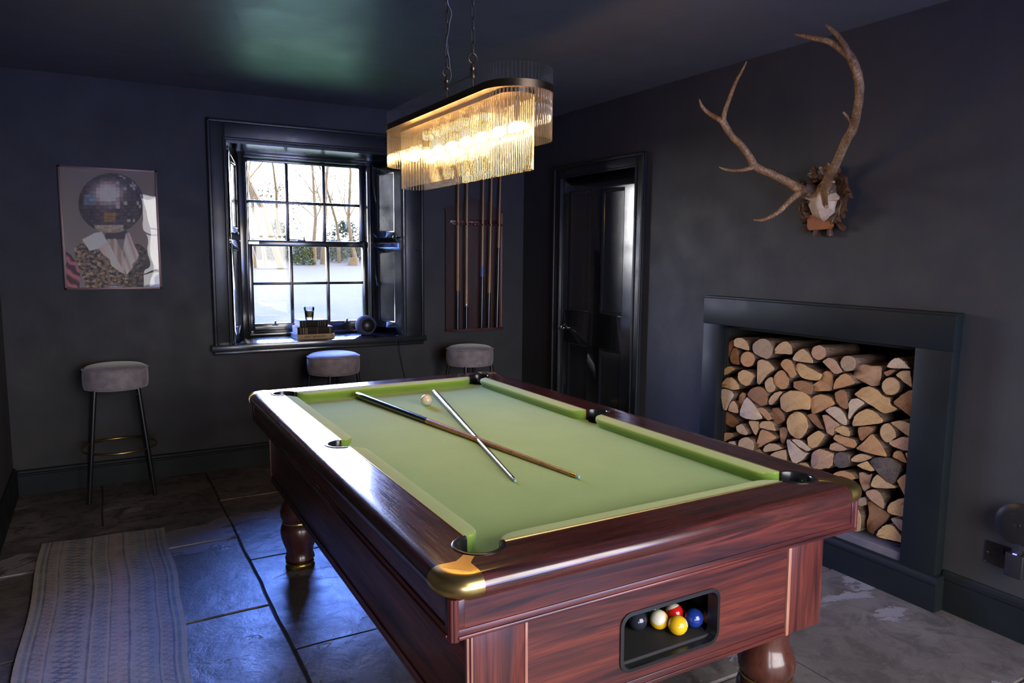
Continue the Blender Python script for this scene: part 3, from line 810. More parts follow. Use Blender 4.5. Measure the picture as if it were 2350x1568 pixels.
# cabinet
a = .052; ZC1, ZC0 = ZT-.128, ZT-.412
bm = bmesh.new()
box(bm, -a+.006, 1+a-.006, .34, TL+a-.006, ZC0+.004, ZC1+.02); box(bm, -a+.006, 1+a-.006, -a+.016, -a+.02, ZC1-.02, ZC1+.02)
box(bm, -a+.006, .30, -a+.018, .34, ZC0+.004, ZC1+.02); box(bm, .70, 1+a-.006, -a+.018, .34, ZC0+.004, ZC1+.02)
ob('cabinet_body', bm, M['mah_y'], tb)
for s, x0, x1 in ((-1, -a, -a+.012), (1, 1+a-.012, 1+a)):
    bm = bmesh.new(); box(bm, x0, x1, -a+.005, TL+a-.005, ZC0, ZC1, .0015)
    xo = -a-.004 if s < 0 else 1+a-.002
    box(bm, xo, xo+.006, -a+.02, TL+a-.02, ZC0, ZC0+.022, .002); box(bm, xo-.001, xo+.007, -a+.01, TL+a-.01, ZC0-.004, ZC0+.006, .002)
    box(bm, xo-.0, xo+.006, .0, TL, ZC1-.022, ZC1-.012, .002)
    ob('side_panel', bm, M['mah_y'], tb, 30)
bm = bmesh.new(); box(bm, -a+.005, 1+a-.005, TL+a-.012, TL+a, ZC0, ZC1, .0015); ob('end_panel', bm, M['mah_x'], tb, 30)
# front panel with the ball return opening
def rrect(x0, x1, z0, z1, r, n=6):
    out = []
    for (cx, cz, a0) in ((x1-r, z1-r, 0), (x0+r, z1-r, 90), (x0+r, z0+r, 180), (x1-r, z0+r, 270)):
        for k in range(n+1): t = radians(a0+90*k/n); out.append((cx+r*cos(t), cz+r*sin(t)))
    return out
OX0, OX1, OZ0, OZ1 = .350, .655, ZT-.362, ZT-.222
bm = bmesh.new(); box(bm, .094, .906, -a-.0, -a+.016, ZC0+.018, ZC1)
fp = ob('end_panel', bm, M['mah_x'], tb)
b = bmesh.new(); prism(b, rrect(OX0, OX1, OZ0, OZ1, .028), -a-.05, -a+.05, 'y'); cut(fp, [b])
bm = bmesh.new(); box(bm, .094, .906, -a-.003, -a+.012, ZC0, ZC0+.022, .002); box(bm, .09, .91, -a-.006, -a+.012, ZC0-.004, ZC0+.007, .002)
ob('base_moulding', bm, M['mah_x'], tb, 30)
for x0, x1 in ((-a+.012, .086), (.914, 1+a-.003)):
    bm = bmesh.new(); box(bm, x0, x1, -a-.003, -a+.014, ZC0-.004, ZC1, .0015); ob('corner_post', bm, M['mah_z'], tb, 30)
for x0, x1, y0 in ((.0865, .0935, -a-.0045), (.9065, .918, -a-.0065), (-a+.0, -a+.006, -a-.003), (-a+.0085, -a+.0135, -a-.0055)):
    bm = bmesh.new(); box(bm, x0, x1, y0, -a+.01, ZC0-.004, ZC1, .0015); ob('bead_strip', bm, M['bead'], tb, 30)
bm = bmesh.new(); box(bm, -a-.004, -a+.004, TL+a-.012, TL+a+.002, ZC0-.004, ZC1, .0015); ob('bead_strip', bm, M['bead'], tb, 30)
bm = bmesh.new()
o_, i_ = rrect(OX0-.005, OX1+.005, OZ0-.005, OZ1+.005, .032), rrect(OX0+.004, OX1-.004, OZ0+.004, OZ1-.004, .025)
R = [[bm.verts.new((x, y, z)) for x, z in pl] for pl, y in ((o_, -a+.001), (o_, -a-.004), (i_, -a-.005), (i_, -a+.030))]
for A, B in zip(R, R[1:]): ring_between(bm, A, B)
bmesh.ops.recalc_face_normals(bm, faces=bm.faces[:])
fr = ob('return_frame', bm, M['blackp'], tb, 40)
bm = bmesh.new()
zf = ZT-.3495
box(bm, .302, .698, -a+.017, .335, zf-.01, zf); box(bm, .302, .698, .325, .335, zf, OZ1+.02); box(bm, .302, .312, -a+.017, .335, zf, OZ1+.03)
box(bm, .688, .698, -a+.017, .335, zf, OZ1+.03); box(bm, .302, .698, -a+.017, .335, OZ1+.012, OZ1+.02)
ob('ball_tray', bm, M['tray'], tb)
# turned legs
LP = [(.060, ZC0+.01), (.066, .395), (.064, .372), (.060, .350), (.064, .326), (.074, .303), (.081, .280), (.079, .258), (.0725, .241), (.070, .2375)]
LP2 = [(.070, .2305), (.0735, .226), (.081, .205), (.083, .185), (.080, .160), (.072, .132), (.063, .108), (.0595, .092), (.061, .076), (.066, .064), (.066, .057), (.060, .050), (.052, .043)]
for lx, ly in ((.045, .045), (.955, .045), (.955, 1.960), (.045, 1.960)):
    base = -(lx*.00772 - ly*.00644)
    bm = bmesh.new(); lathe(bm, [(r, z) for r, z in reversed(LP)], (lx, ly, 0), 40); lathe(bm, [(r, z) for r, z in reversed(LP2)], (lx, ly, 0), 40)
    lg = ob('leg', bm, M['leg'], tb, 40)
    bm = bmesh.new(); lathe(bm, [(.068, .2285), (.0735, .230), (.0745, .234), (.0735, .238), (.068, .2395)], (lx, ly, 0), 40); ob('brass_ring', bm, M['brass'], lg, 60)
    bm = bmesh.new(); lathe(bm, [(.058, base), (.064, base+.003), (.066, base+.008), (.062, base+.013), (.058, base+.018), (.057, .034), (.064, .040), (.066, .044), (.058, .046), (.04, .047)], (lx, ly, 0), 40)
    ob('brass_foot', bm, M['brass'], lg, 50)

# ---- balls: cue ball on the cloth, the rest in the return tray
BR = .0265
def ball_mat(name, c, stripe=False, axis=(0, 0, 1), num=None):
    m = MT(name, c, .08, 0, .5, Coat_Weight=.5)
    if stripe:
        v = m.co(); s = m.N('VectorMath'); s.operation = 'DOT_PRODUCT'; m.L(v, s.inputs[0]); s.inputs[1].default_value = V(axis).normalized()
        ab = m.math('ABSOLUTE', s.outputs['Value']); g = m.math('GREATER_THAN', ab, BR*.56); m.col(m.mix(g, c, (.72, .68, .55, 1)))
    return m.m
def ball(name, x, y, z, mat, label, group=None, num=None, nd=None, r=None):
    R_ = r or BR*.94
    bm = bmesh.new(); bmesh.ops.create_uvsphere(bm, u_segments=32, v_segments=20, radius=R_)
    o = ob(name, bm, mat, None, 180); o.location = tw(x, y, z); tag(o, label, 'ball', group)
    if num:
        n = V(nd).normalized(); rot = n.to_track_quat('Z', 'Y').to_matrix().to_4x4()
        b2 = bmesh.new(); lathe(b2, [(0, .0004), (R_*.30, R_*.9545-R_+.0004), (R_*.42, R_*.9075-R_+.0004), (R_*.42, R_*.9075-R_-.001)], (0, 0, 0), 24, caps=False)
        b2.transform(rot @ Matrix.Translation((0, 0, R_)))
        d = ob('number_disc', b2, M['ivory'], o, 60)
        t = text('number', num, R_*.62, n*(R_+.0008), rot, M['blackp'], None, .0002); t.parent = d; t.matrix_parent_inverse = Matrix()
    return o
M['ivory'] = MT('ivory_ball', (.74, .68, .55, 1), .08, 0, .5, Coat_Weight=.5).m
ball('cue_ball', .541, 1.605, ZT-.040+.0255, M['ivory'], 'ivory white cue ball on the green cloth near the far cushion', r=.0255)
zb = ZT-.3495+.0249
g_ = 'balls in the return tray'
ball('pool_ball', .571, .000, zb, ball_mat('yellow_ball', (.80, .47, .015, 1)), 'solid yellow ball with a number disc, nearest the tray opening', g_, '1', (.75, -.62, .35))
ball('pool_ball', .548, .046, zb, ball_mat('yellow_stripe_ball', (.80, .47, .015, 1), True, (-.55, -.45, .75)), 'yellow and cream striped ball in the return tray', g_)
ball('pool_ball', .606, .053, zb, ball_mat('red_stripe_ball', (.55, .012, .012, 1), True, (.15, -.45, -.85)), 'red and cream striped ball behind the yellow balls in the tray', g_)
ball('pool_ball', .634, .009, zb, ball_mat('blue_ball', (.012, .035, .22, 1)), 'dark blue ball in the tray, just right of the yellow ball', g_)
ball('pool_ball', .680, -.009, zb, ball_mat('rust_ball', (.45, .10, .015, 1)), 'rust orange ball at the right end of the return tray', g_)
ball('pool_ball', .497, .070, zb, ball_mat('black_ball', (.02, .022, .035, 1)), 'black ball alone at the left of the return tray', g_)
ball('pool_ball', .563, .098, zb, ball_mat('green_ball', (.012, .13, .055, 1)), 'dark green ball at the back of the return tray', g_)
ball('pool_ball', .617, .105, zb, ball_mat('orange_ball', (.52, .12, .02, 1)), 'orange ball at the back of the tray, above the red striped ball', g_)

# ---- two cues crossed on the cloth
def cue_on(name, p0, p1, r0, r1, mats, cuts, label, ferr):
    """mats along the length split at cuts (fractions)"""
    p0 = tw(*p0); p1 = tw(*p1); root = empty(name, (p0.x, p0.y, p0.z), label, 'cue', 'cues crossed on the pool table')
    d = p1-p0; names = ['butt', 'shaft', 'ferrule', 'tip']
    fr_ = [0]+cuts+[1]
    for k in range(len(fr_)-1):
        a_, b_ = fr_[k], fr_[k+1]; R = lambda t: r0+(r1-r0)*t
        bm = bmesh.new(); n = 8 if b_-a_ > .1 else 2
        pts = [p0+d*(a_+(b_-a_)*i/n) for i in range(n+1)]; rr = [R(a_+(b_-a_)*i/n) for i in range(n+1)]
        if k == 0: pts = [p0-d.normalized()*.004]+pts; rr = [r0*.75]+rr
        if k == len(fr_)-2: rr[-1] *= .75
        tube(bm, pts, rr, 18); ob(names[k], bm, mats[k], root, 50, True)
    return root
shaft = wood('ash_cue_shaft', 'x', (.30, .15, .06, 1), (.44, .235, .10, 1), (.52, .30, .14, 1), .3, 1, .5)
M['ash'] = shaft
M['ashz'] = wood('ash_cue_shaft_upright', 'z', (.26, .13, .05, 1), (.38, .20, .085, 1), (.46, .26, .12, 1), .3, 1, .4)
M['ebony'] = MT('ebony_butt', (.010, .009, .012, 1), .18, 0, .6, Coat_Weight=.5).m
M['gold'] = MT('brass_ferrule', (.72, .48, .16, 1), .25, 1).m
M['tipb'] = MT('chalked_tip', (.35, .52, .55, 1), .8).m
M['alu'] = MT('brushed_aluminium', (.62, .58, .56, 1), .28, 1).m
ZB = ZT-.040
cue_on('cue', (.322, 1.912, ZB+.0165), (.528, .390, ZB+.0065), .0155, .0058, [M['ebony'], M['ash'], M['gold'], M['tipb']], [.42, .975, .992],
       'pool cue with long black butt and orange-brown wooden shaft, lying on the cloth', None)
cue_on('cue', (.668, 1.815, ZB+.0165), (.346, .452, ZB+.0062), .0120, .0052, [M['alu'], M['alu'], M['chrome'], M['tipb']], [.30, .975, .992],
       'silver metallic cue lying across the wooden one on the green cloth', None)

# ================================================================== CHANDELIER
LX, LY, HL, HW = -1.80, -2.575, .537, .1133
lamp = empty('chandelier', (LX, LY, 1.72), 'oval chandelier of hanging glass rods with a dark brass band, over the pool table', 'chandelier')
def track(hl, hw, s):
    """point at arc length fraction s on a racetrack with its long axis on y, starting on the camera-left side"""
    st = 2*(hl-hw); P_ = 2*st+2*pi*hw; q = (s % 1.0)*P_
    if q < st: return (LX-hw, LY+(hl-hw)-q)
    q -= st
    if q < pi*hw: t = pi+q/hw; return (LX+hw*cos(t), LY-(hl-hw)+hw*sin(t))
    q -= pi*hw
    if q < st: return (LX+hw, LY-(hl-hw)+q)
    q -= st; t = q/hw; return (LX+hw*cos(t), LY+(hl-hw)+hw*sin(t))
def per(hl, hw): return 4*(hl-hw)+2*pi*hw
bm = bmesh.new(); n = 120
R = []
for hw_, z in ((.0015, 1.950), (.0060, 1.950), (.0060, 1.973), (.0015, 1.973)):
    R.append([bm.verts.new((*track(HL+hw_, HW+hw_, k/n), z)) for k in range(n)])
for i in range(4): ring_between(bm, R[i], R[(i+1) % 4])
bmesh.ops.recalc_face_normals(bm, faces=bm.faces[:])
ob('brass_band', bm, M['bronze'], lamp, 40, True)
bm = bmesh.new()
poly = [track(HL-.004, HW-.004, k/n) for k in range(n)]; prism(bm, poly, 1.957, 1.961)
ob('top_plate', bm, M['bronze'], lamp, 40, True)
bm = bmesh.new(); poly = [track(HL-.05, HW-.05, k/n) for k in range(n)]; prism(bm, poly, 1.945, 1.9569); ob('inner_rim', bm, M['bronze'], lamp, 40, True)
def rods(name, hl, hw, z0, z1, pitch, r, vis):
    N_ = int(per(hl, hw)/pitch); bm = bmesh.new(); tube(bm, [(0, 0, z0), (0, 0, z1)], [r, r], 8)
    me = bpy.data.meshes.new(name); 
    for f in bm.faces: f.smooth = len(f.verts) == 4
    bm.to_mesh(me); me.materials.append(M['rod'])
    order = sorted(range(N_), key=lambda k: (V((*track(hl, hw, k/N_), 0)) - V((-2.98, -5.06, 0))).length)
    for k in order[:vis]:
        o = bpy.data.objects.new(name, me); C.objects.link(o); x, y = track(hl, hw, k/N_); o.location = (x, y, 0)
        o.parent = lamp; o.matrix_parent_inverse = rootmat(lamp).inverted()
    b2 = bmesh.new()
    for k in order[vis:]:
        x, y = track(hl, hw, k/N_); c = bm.copy(); c.transform(Matrix.Translation((x, y, 0))); tmp = bpy.data.meshes.new('t'); c.to_mesh(tmp); b2.from_mesh(tmp); c.free(); bpy.data.meshes.remove(tmp)
    bm.free()
    o = ob(name+'_row', b2, M['rod'], lamp, 50, True); o['kind'] = 'stuff'; o['label'] = 'remaining clear glass rods on the far side of the shade'
rods('outer_glass_rod', HL, HW, 1.806, 2.024, .0125, .0034, 100)
rods('inner_glass_rod', HL-.058, HW-.058, 1.716, 1.944, .0125, .0034, 100)
for k in range(8):
    y = LY + (k-3.5)*.122
    bm = bmesh.new(); cyl(bm, (LX, y, 1.957), (LX, y, 1.866), .009, .009, 14); ob('lamp_holder', bm, M['bronze'], lamp, 40, True)
    bm = bmesh.new(); bmesh.ops.create_uvsphere(bm, u_segments=14, v_segments=12, radius=1)
    bm.transform(Matrix.Translation((LX, y, 1.849)) @ Matrix.Diagonal((.0155, .046, .0165, 1)))
    ob('bulb', bm, M['bulb'], lamp, 180, True)
CY0, CY1 = -2.469, -2.690
bm = bmesh.new(); cyl(bm, (LX, CY0-.0, 2.072), (LX, CY1, 2.072), .0045, None, 12); ob('cross_bar', bm, M['bronze'], lamp, 40, True)
for y in (CY0, CY1):
    bm = bmesh.new(); lathe(bm, [(.005, 1.961), (.005, 2.058), (.011, 2.060), (.013, 2.068), (.012, 2.078), (.0075, 2.084), (.010, 2.090), (.0105, 2.096), (.006, 2.100), (.006, 2.112), (.003, 2.116)], (LX, y, 0), 18)
    ob('stem', bm, M['bronze'], lamp, 40, True)
    bm = bmesh.new(); tube(bm, [(LX+.017*cos(t), y+.0*sin(t), 2.128+.017*sin(t)) for t in [2*pi*k/20 for k in range(20)]], .0028, 8, closed=True)
    ob('ring', bm, M['bronze'], lamp, 60, True)
    bm = bmesh.new(); z = 2.142; k = 0
    while z < H-.02:
        pts = []
        for q in range(18):
            t = 2*pi*q/18; u_ = .0062*cos(t); w_ = .0075*sin(t)+(.0155 if sin(t) > 0 else -.0155)
            pts.append((LX+(u_ if k % 2 else 0), y+(0 if k % 2 else u_), z+.021+w_))
        tube(bm, pts, .0021, 6, closed=True); z += .0405; k += 1
    ob('chain', bm, M['chainm'], lamp, 60, True)
bm = bmesh.new()
pts = []
for k in range(60):
    z = 2.085+(H-2.085)*k/59; w_ = .010*sin(k*.21)+.003*sin(k*.5)
    pts.append((LX+.004+w_*.9, CY0-.006-abs(w_)*.7, z))
tube(bm, pts, .0013, 6); ob('flex_cable', bm, MT('clear_flex', (.55, .53, .50, 1), .3).m, lamp, 60, True)
bm = bmesh.new(); poly = []
lathe(bm, [(.0, H-.03), (.05, H-.028), (.055, H-.02), (.055, H)], (LX, (CY0+CY1)/2, 0), 28)
box(bm, LX-.02, LX+.02, CY1-.02, CY0+.02, H-.012, H)
ob('ceiling_rose', bm, M['bronze'], lamp, 40, True)

# ================================================================== STOOLS
def stool(label):
    r = empty('bar_stool', (0, 0, 0), label, 'stool', 'velvet bar stools along the window wall')
    bm = bmesh.new(); R_ = .172
    prof = [(0, .642), (R_-.02, .642), (R_-.006, .648), (R_, .662), (R_+.002, .70), (R_+.001, .735), (R_-.004, .757), (R_-.016, .770), (R_-.04, .778), (R_*.5, .784), (0, .785)]
    lathe(bm, spline(prof, 3), (0, 0, 0), 48); ob('seat', bm, M['velvet'], r, 50)
    bm = bmesh.new(); tube(bm, [((R_+.001)*cos(t), (R_+.001)*sin(t), .758) for t in [2*pi*k/48 for k in range(48)]], .0035, 6, closed=True); ob('seat_piping', bm, M['velvet'], r, 60)
    for sx, sy in ((-1, -1), (1, -1), (1, 1), (-1, 1)):
        bm = bmesh.new(); tube(bm, [(sx*.112, sy*.112, .645), (sx*.170, sy*.170, .006), (sx*.1705, sy*.1705, .0)], [.0125, .0115, .010], 16)
        lg = ob('leg', bm, M['blackm'], r, 50)
        bm = bmesh.new(); tube(bm, [(sx*.118, sy*.118, .61), (sx*.118-sx*.016, sy*.118, .61)], .004, 8); ob('leg_bolt', bm, M['chrome'], lg)
    bm = bmesh.new(); tube(bm, [(.200*cos(t), .200*sin(t), .285) for t in [2*pi*k/56 for k in range(56)]], .0065, 10, closed=True)
    ob('foot_ring', bm, M['brass'], r, 60)
    return r
s1 = stool('grey velvet bar stool with brass foot ring under the poster, left of the window')
s1.location = (-2.922, -.205, 0)
s2 = copy_tree(s1); s2.location = (-1.629, -.255, 0); s2.rotation_euler.z = .35; s2['label'] = 'grey velvet bar stool below the window sill, half hidden by the pool table'
s3 = copy_tree(s1); s3.location = (-.631, -.311, 0); s3.rotation_euler.z = .15; s3['label'] = 'grey velvet bar stool below the wall-mounted cue rack, near the room corner'

# ================================================================== CUE RACK
rk = empty('cue_rack', (-.45, -.03, .86), 'dark mahogany cue rack with arched top on the far wall beside the window', 'cue rack')
RX0, RX1 = -.690, -.214
bm = bmesh.new(); pts = [(RX0, .875), (RX1, .875), (RX1, 1.775)]
for k in range(13):
    t = k/12; u = RX1+.02+(RX0-RX1-.04)*t
    pts.append((u, 1.785+.085*(.5-.5*cos(2*pi*t))**.8))
pts.append((RX0, 1.775))
prism(bm, pts, -.020, -.002, 'y'); ob('back_board', bm, M['rack'], rk, 30, True)
bm = bmesh.new(); prism(bm, [(RX0-.002, -.0), (RX1+.004, 0), (RX1+.004, -.055), (RX1-.03, -.085), (RX0+.06, -.085), (RX0-.002, -.045)], .862, .880)
ob('base_shelf', bm, M['rail_x'], rk, 30, True)
bm = bmesh.new(); box(bm, RX1-.004, RX1+.006, -.03, -.0, .88, 1.77, .002); ob('edge_strip', bm, M['bead'], rk, 30, True)
bm = bmesh.new(); box(bm, RX0+.035, RX1-.01, -.060, -.018, 1.668, 1.682, .003); box(bm, RX0+.035, RX1-.01, -.03, -.018, 1.68, 1.712, .002)
for x in [-.604, -.530, -.466, -.395, -.327, -.255]: tube(bm, [(x+.016*cos(t), -.062+.016*sin(t), 1.675) for t in [pi+pi*k/10+0 for k in range(11)]], .004, 6)
ob('cue_holder', bm, M['rail_x'], rk, 30, True)
bm = bmesh.new()
for x, z in ((RX0+.02, .93), (RX0+.02, 1.745), (RX1-.02, 1.745), (RX1-.02, .93)): tube(bm, [(x, -.019, z), (x, -.023, z)], [.005, .003], 8)
ob('mounting_screw', bm, M['chrome'], rk)
M['bluep'] = MT('blue_splice', (.10, .20, .55, 1), .4).m
def rack_cue(xb, xt, zs, L_, mid, lab, band=None):
    z0 = .8805; base = V((xb, -.052, z0)); top = V((xt, -.050, z0+L_)); d = top-base
    r = empty('rack_cue', base, lab, 'cue', 'cues standing in the wall rack')
    f = (zs-z0)/L_
    segs = [('butt', 0, f, M['ebony'])]
    if mid: segs += [('splice', f, f+.055, mid), ('shaft', f+.055, .985, M['ashz'])]
    else: segs += [('shaft', f, .985, M['ashz'])]
    segs += [('tip', .985, 1, M['tipb'])]
    for nm, a_, b_, m_ in segs:
        bm = bmesh.new(); n = 5; R = lambda t: .0145-.0088*t
        tube(bm, [base+d*(a_+(b_-a_)*i/n) for i in range(n+1)], [R(a_+(b_-a_)*i/n) for i in range(n+1)], 14); o = ob(nm, bm, m_, r, 50, True)
        if nm == 'butt' and band:
            b2 = bmesh.new(); p = base+d*band; tube(b2, [p-V((0, 0, .004)), p+V((0, 0, .004))], .0142, 14); ob('butt_band', b2, M['chrome'], o, 50, True)
rack_cue(-.607, -.600, 1.17, 1.40, None, 'leftmost cue in the wall rack, speckled black butt below light wood')
rack_cue(-.533, -.526, 1.05, 1.42, None, 'second cue from the left in the rack, pale ring on its black butt', .13)
rack_cue(-.401, -.386, 1.28, 1.42, M['bluep'], 'middle cue in the wall rack with a short blue section above its black butt')
rack_cue(-.340, -.312, 1.15, 1.42, None, 'second cue from the right in the wall rack, golden wood shaft')
rack_cue(-.266, -.236, 1.50, 1.42, None, 'rightmost cue in the wall rack, black almost up to the holder')

# ================================================================== POSTER
rnd = random.Random(7)
def paint_grid(name, nu, nv, P, f, mat, parent=None, thick=None):
    """grid of cells, each coloured by f(u,v); P(u,v) gives the position"""
    me = bpy.data.meshes.new(name); vs = [P(i/nu, j/nv) for j in range(nv+1) for i in range(nu+1)]
    fs = [(j*(nu+1)+i, (j+1)*(nu+1)+i, (j+1)*(nu+1)+i+1, j*(nu+1)+i+1) for j in range(nv) for i in range(nu)]
    me.from_pydata(vs, [], fs); at = me.attributes.new('Col', 'FLOAT_COLOR', 'POINT')
    data = []
    for j in range(nv+1):
        for i in range(nu+1): data.extend(f(i/nu, j/nv)); data.append(1.0)
    at.data.foreach_set('color', data); me.materials.append(mat)
    o = bpy.data.objects.new(name, me); C.objects.link(o)
    if parent: o.parent = parent; o.matrix_parent_inverse = rootmat(parent).inverted()
    return o
def inpoly(x, y, P):
    c = False; n = len(P); j = n-1
    for i in range(n):
        if (P[i][1] > y) != (P[j][1] > y) and x < (P[j][0]-P[i][0])*(y-P[i][1])/(P[j][1]-P[i][1])+P[i][0]: c = not c
        j = i
    return c
from mathutils import noise as mn
COL1 = [(330, 905), (470, 830), (560, 815), (590, 880), (640, 960), (600, 945), (520, 1010), (415, 1040)]
COL2 = [(520, 1010), (600, 945), (650, 970), (720, 1120), (800, 1250), (832, 1320), (760, 1285), (660, 1205), (645, 1140), (560, 1070)]
COL3 = [(840, 840), (880, 830), (935, 970), (990, 1080), (985, 1130), (915, 1200), (920, 1240), (845, 1325), (820, 1180), (830, 1080), (800, 1040)]
CRV = [(620, 900), (720, 900), (800, 1050), (830, 1180), (835, 1300), (760, 1200), (690, 1060), (640, 960)]
COAT = [(240, 1010), (300, 960), (340, 930), (420, 1040), (520, 1010), (600, 1120), (840, 1330), (930, 1230), (1000, 1100), (935, 960), (1010, 960), (1100, 1040), (1180, 1200), (1260, 1330), (1260, 1480), (380, 1480), (330, 1330), (260, 1160)]
SLEEVE = [(145, 1045), (200, 1080), (260, 1170), (310, 1320), (300, 1480), (160, 1480)]
def art(u, v):
    x = (75+1125*u)*(1-v)+(160+1090*u)*v; y = (65+75*u)*(1-v)+(1475-5*u)*v
    n = mn.noise(V((x*.012, y*.012, 0))); n2 = mn.noise(V((x*.045, y*.045, 3)));
    k = max(0, 1-abs(x-700)/700)
    c = [.135+.03*v, .118+.04*v, .108+.045*v]
    if x < 330: c = [q*(1.0+.35*(330-x)/330*v) for q in c]
    if x > 850: c = [c[0]*1.12, c[1]*1.02, c[2]*.95]
    # neck
    if 600 < x < 850 and 800 < y < 905: c = [.035, .028, .03]
    if inpoly(x, y, COAT):
        g = mn.noise(V((x*.022, y*.034, 8)))+.6*mn.noise(V((x*.07, y*.06, 2)))
        c = [.20, .15, .085] if g > .05 else ([.10, .072, .045] if g > -.18 else [.022, .02, .032])
        if g > .45: c = [.36, .29, .19]
        if x > 860: c = [q*.45 for q in c]
        if 560+(y-1080)*.22 < x < 590+(y-1080)*.22: c = [.16, .12, .07]
        if x > 1040 and y > 1150: c = [.02, .016, .017]
    if inpoly(x, y, SLEEVE):
        s = sin((y-x*.75)*.045+n*2); c = [.34, .13, .13] if s > .35 else ([.17, .05, .06] if s > -.4 else [.045, .02, .025])
    if inpoly(x, y, CRV): c = [.52-.25*abs(sin(x*.035)), .46-.24*abs(sin(x*.035)), .40-.22*abs(sin(x*.035))]
    if inpoly(x, y, COL1): c = [.62-.1*n, .54-.1*n, .52-.1*n]
    if inpoly(x, y, COL2): c = [.60-.0011*abs(x-690), .52-.001*abs(x-690), .49-.001*abs(x-690)]
    if inpoly(x, y, COL3): q = .30+.30*abs(sin((x-y*.35)*.028)); c = [q, q*.88, q*.82]
    dx, dy = (x-675)/388, (y-487)/345
    r2 = dx*dx+dy*dy
    if r2 < 1:
        # mirrored tiles following latitude and longitude
        lat = math.asin(max(-1, min(1, dy))); cl = max(.12, cos(lat)); lon = math.asin(max(-1, min(1, dx/cl)))
        rows = round(lat/.125); cn = max(4, int(26*cl)); ci = math.floor(lon/(pi/cn))
        rr = random.Random(rows*131+ci*17+5).random()
        tx_, ty_ = sin((ci+.5)*pi/cn)*cl, sin(rows*.125)
        b = min(1, 1.9*math.exp(-(((tx_+.10)/.42)**2+((ty_+.34)/.36)**2)*1.6))*(.8+.2*rr)
        base = .030+.06*rr
        c = [base+.62*b, base*.86+.56*b, base*.95+.58*b]
        if -.85 < tx_ < -.45 and -.32 < ty_ < .02: c = [c[0]*.6+.07+.06*rr, c[1]*.6+.12+.08*rr, c[2]*.6+.19+.1*rr]
        if -.25 < tx_ < .08 and .25 < ty_ < .62: c = [.17+.12*rr, .10+.07*rr, .045]
        if ty_ > .72 and -.5 < tx_ < .35: c = [.34+.2*rr, .30+.16*rr, .22+.1*rr]
        if rr > .9 and tx_ > .15: c = [.38, .36, .40]
        e = (lat/.125-rows+.5)
        if e < .12: c = [q*(.5+.4*b) for q in c]
        f_ = lon/(pi/cn)-ci
        if f_ < .1: c = [q*(.65+.3*b) for q in c]
        sh = (1-r2)**.25; c = [q*(.35+.65*sh) for q in c]
    else:
        pass
    return [min(.88, max(.004, q*k_)) for q, k_ in zip(c, (1.9, 1.7, 1.6))]
ps = empty('poster', (-2.895, -.01, 1.215), 'copper-framed poster of a mirrorball-headed figure in an embroidered coat', 'poster')
PX0, PX1, PZ0, PZ1 = -3.158, -2.637, 1.214, 1.941
bm = bmesh.new()
for a_, b_, c_, d_ in ((PX0, PX0+.012, PZ0, PZ1), (PX1-.012, PX1, PZ0, PZ1), (PX0, PX1, PZ0, PZ0+.012), (PX0, PX1, PZ1-.012, PZ1)): box(bm, a_, b_, -.016, 0, c_, d_, .001)
box(bm, PX0+.002, PX1-.002, -.006, -.001, PZ0+.002, PZ1-.002)
ob('frame', bm, M['posterframe'], ps, 30, True)
paint_grid('print', 150, 208, lambda u, v: (PX0+.011+(PX1-PX0-.022)*u, -.0075, PZ1-.011-(PZ1-PZ0-.022)*v), art, M['print'], ps)
bm = bmesh.new(); box(bm, PX0+.010, PX1-.010, -.013, -.0105, PZ0+.010, PZ1-.010); ob('acrylic_sheet', bm, M['acrylic'], ps, None, True)

# ================================================================== RUG
def rugcol(u, v):
    # u across, v along
    def mixc(a, b, t): return [a[i]*(1-t)+b[i]*t for i in range(3)]
    tan, teal, grey, rose, navy = (.30, .26, .215), (.13, .165, .19), (.235, .225, .235), (.30, .225, .215), (.085, .105, .15)
    Y = v*200
    n = mn.noise(V((u*9, Y*.16, 1))); n2 = mn.noise(V((u*60, Y*1.2, 4)))
    zz = abs(((Y*.55) % 2)-1)
    d = min(u, 1-u)
    if d < .035: c = tan
    elif d < .055: c = teal
    elif d < .075: c = tan
    elif d < .085: c = navy
    elif d < .15: c = rose if abs((d-.085)/.065-zz) > .22 else teal
    elif d < .165: c = tan
    elif d < .175: c = navy
    elif u < .40 or u > .66:
        q = (u-.175)/.225 if u < .4 else (u-.66)/.165
        z2 = abs(((Y*.26) % 2)-1); z3 = abs(((Y*.26+1) % 2)-1)
        c = grey
        if abs(q-.2-.6*z2) < .10 or abs(q-.2-.6*z3) < .07: c = navy if u < .4 else teal
        elif ((Y*.26) % 1) < .12: c = tan
        elif abs(q-.5) < .08 and ((Y*.26) % 1) > .4: c = rose
    elif u < .415 or .525 < u < .535 or u > .645: c = navy
    elif u < .43 or .51 < u < .525: c = tan
    elif u < .51: c = teal if abs((u-.43)/.08-zz) < .25 else grey
    else: c = rose if abs((u-.535)/.11-zz) < .3 else (teal if abs((u-.535)/.11-1+zz) < .14 else grey)
    c = mixc(c, grey, .30+.30*n)
    k = 1+.20*n2+.12*n
    return [max(.02, q*k*1.75) for q in c]
def rugP(u, v):
    y = -.962-1.95*v - .022*(1-u)*0 + (.5-u)*.035
    x = -3.290+.545*u - .016*v - .012*v*u + .006*sin(y*6.5)*(1-u) + (.012*sin(y*3.1+.6)+.004*sin(y*11))*u
    z = .0085+.0015*sin(x*20+y*9)
    return (x, y, z)
rg = paint_grid('rug', 130, 420, rugP, rugcol, M['rug'])
tag(rg, 'faded grey and teal woven runner with zigzag bands on the stone floor', 'rug')
md = rg.modifiers.new('thick', 'SOLIDIFY'); md.thickness = .008; md.offset = -1

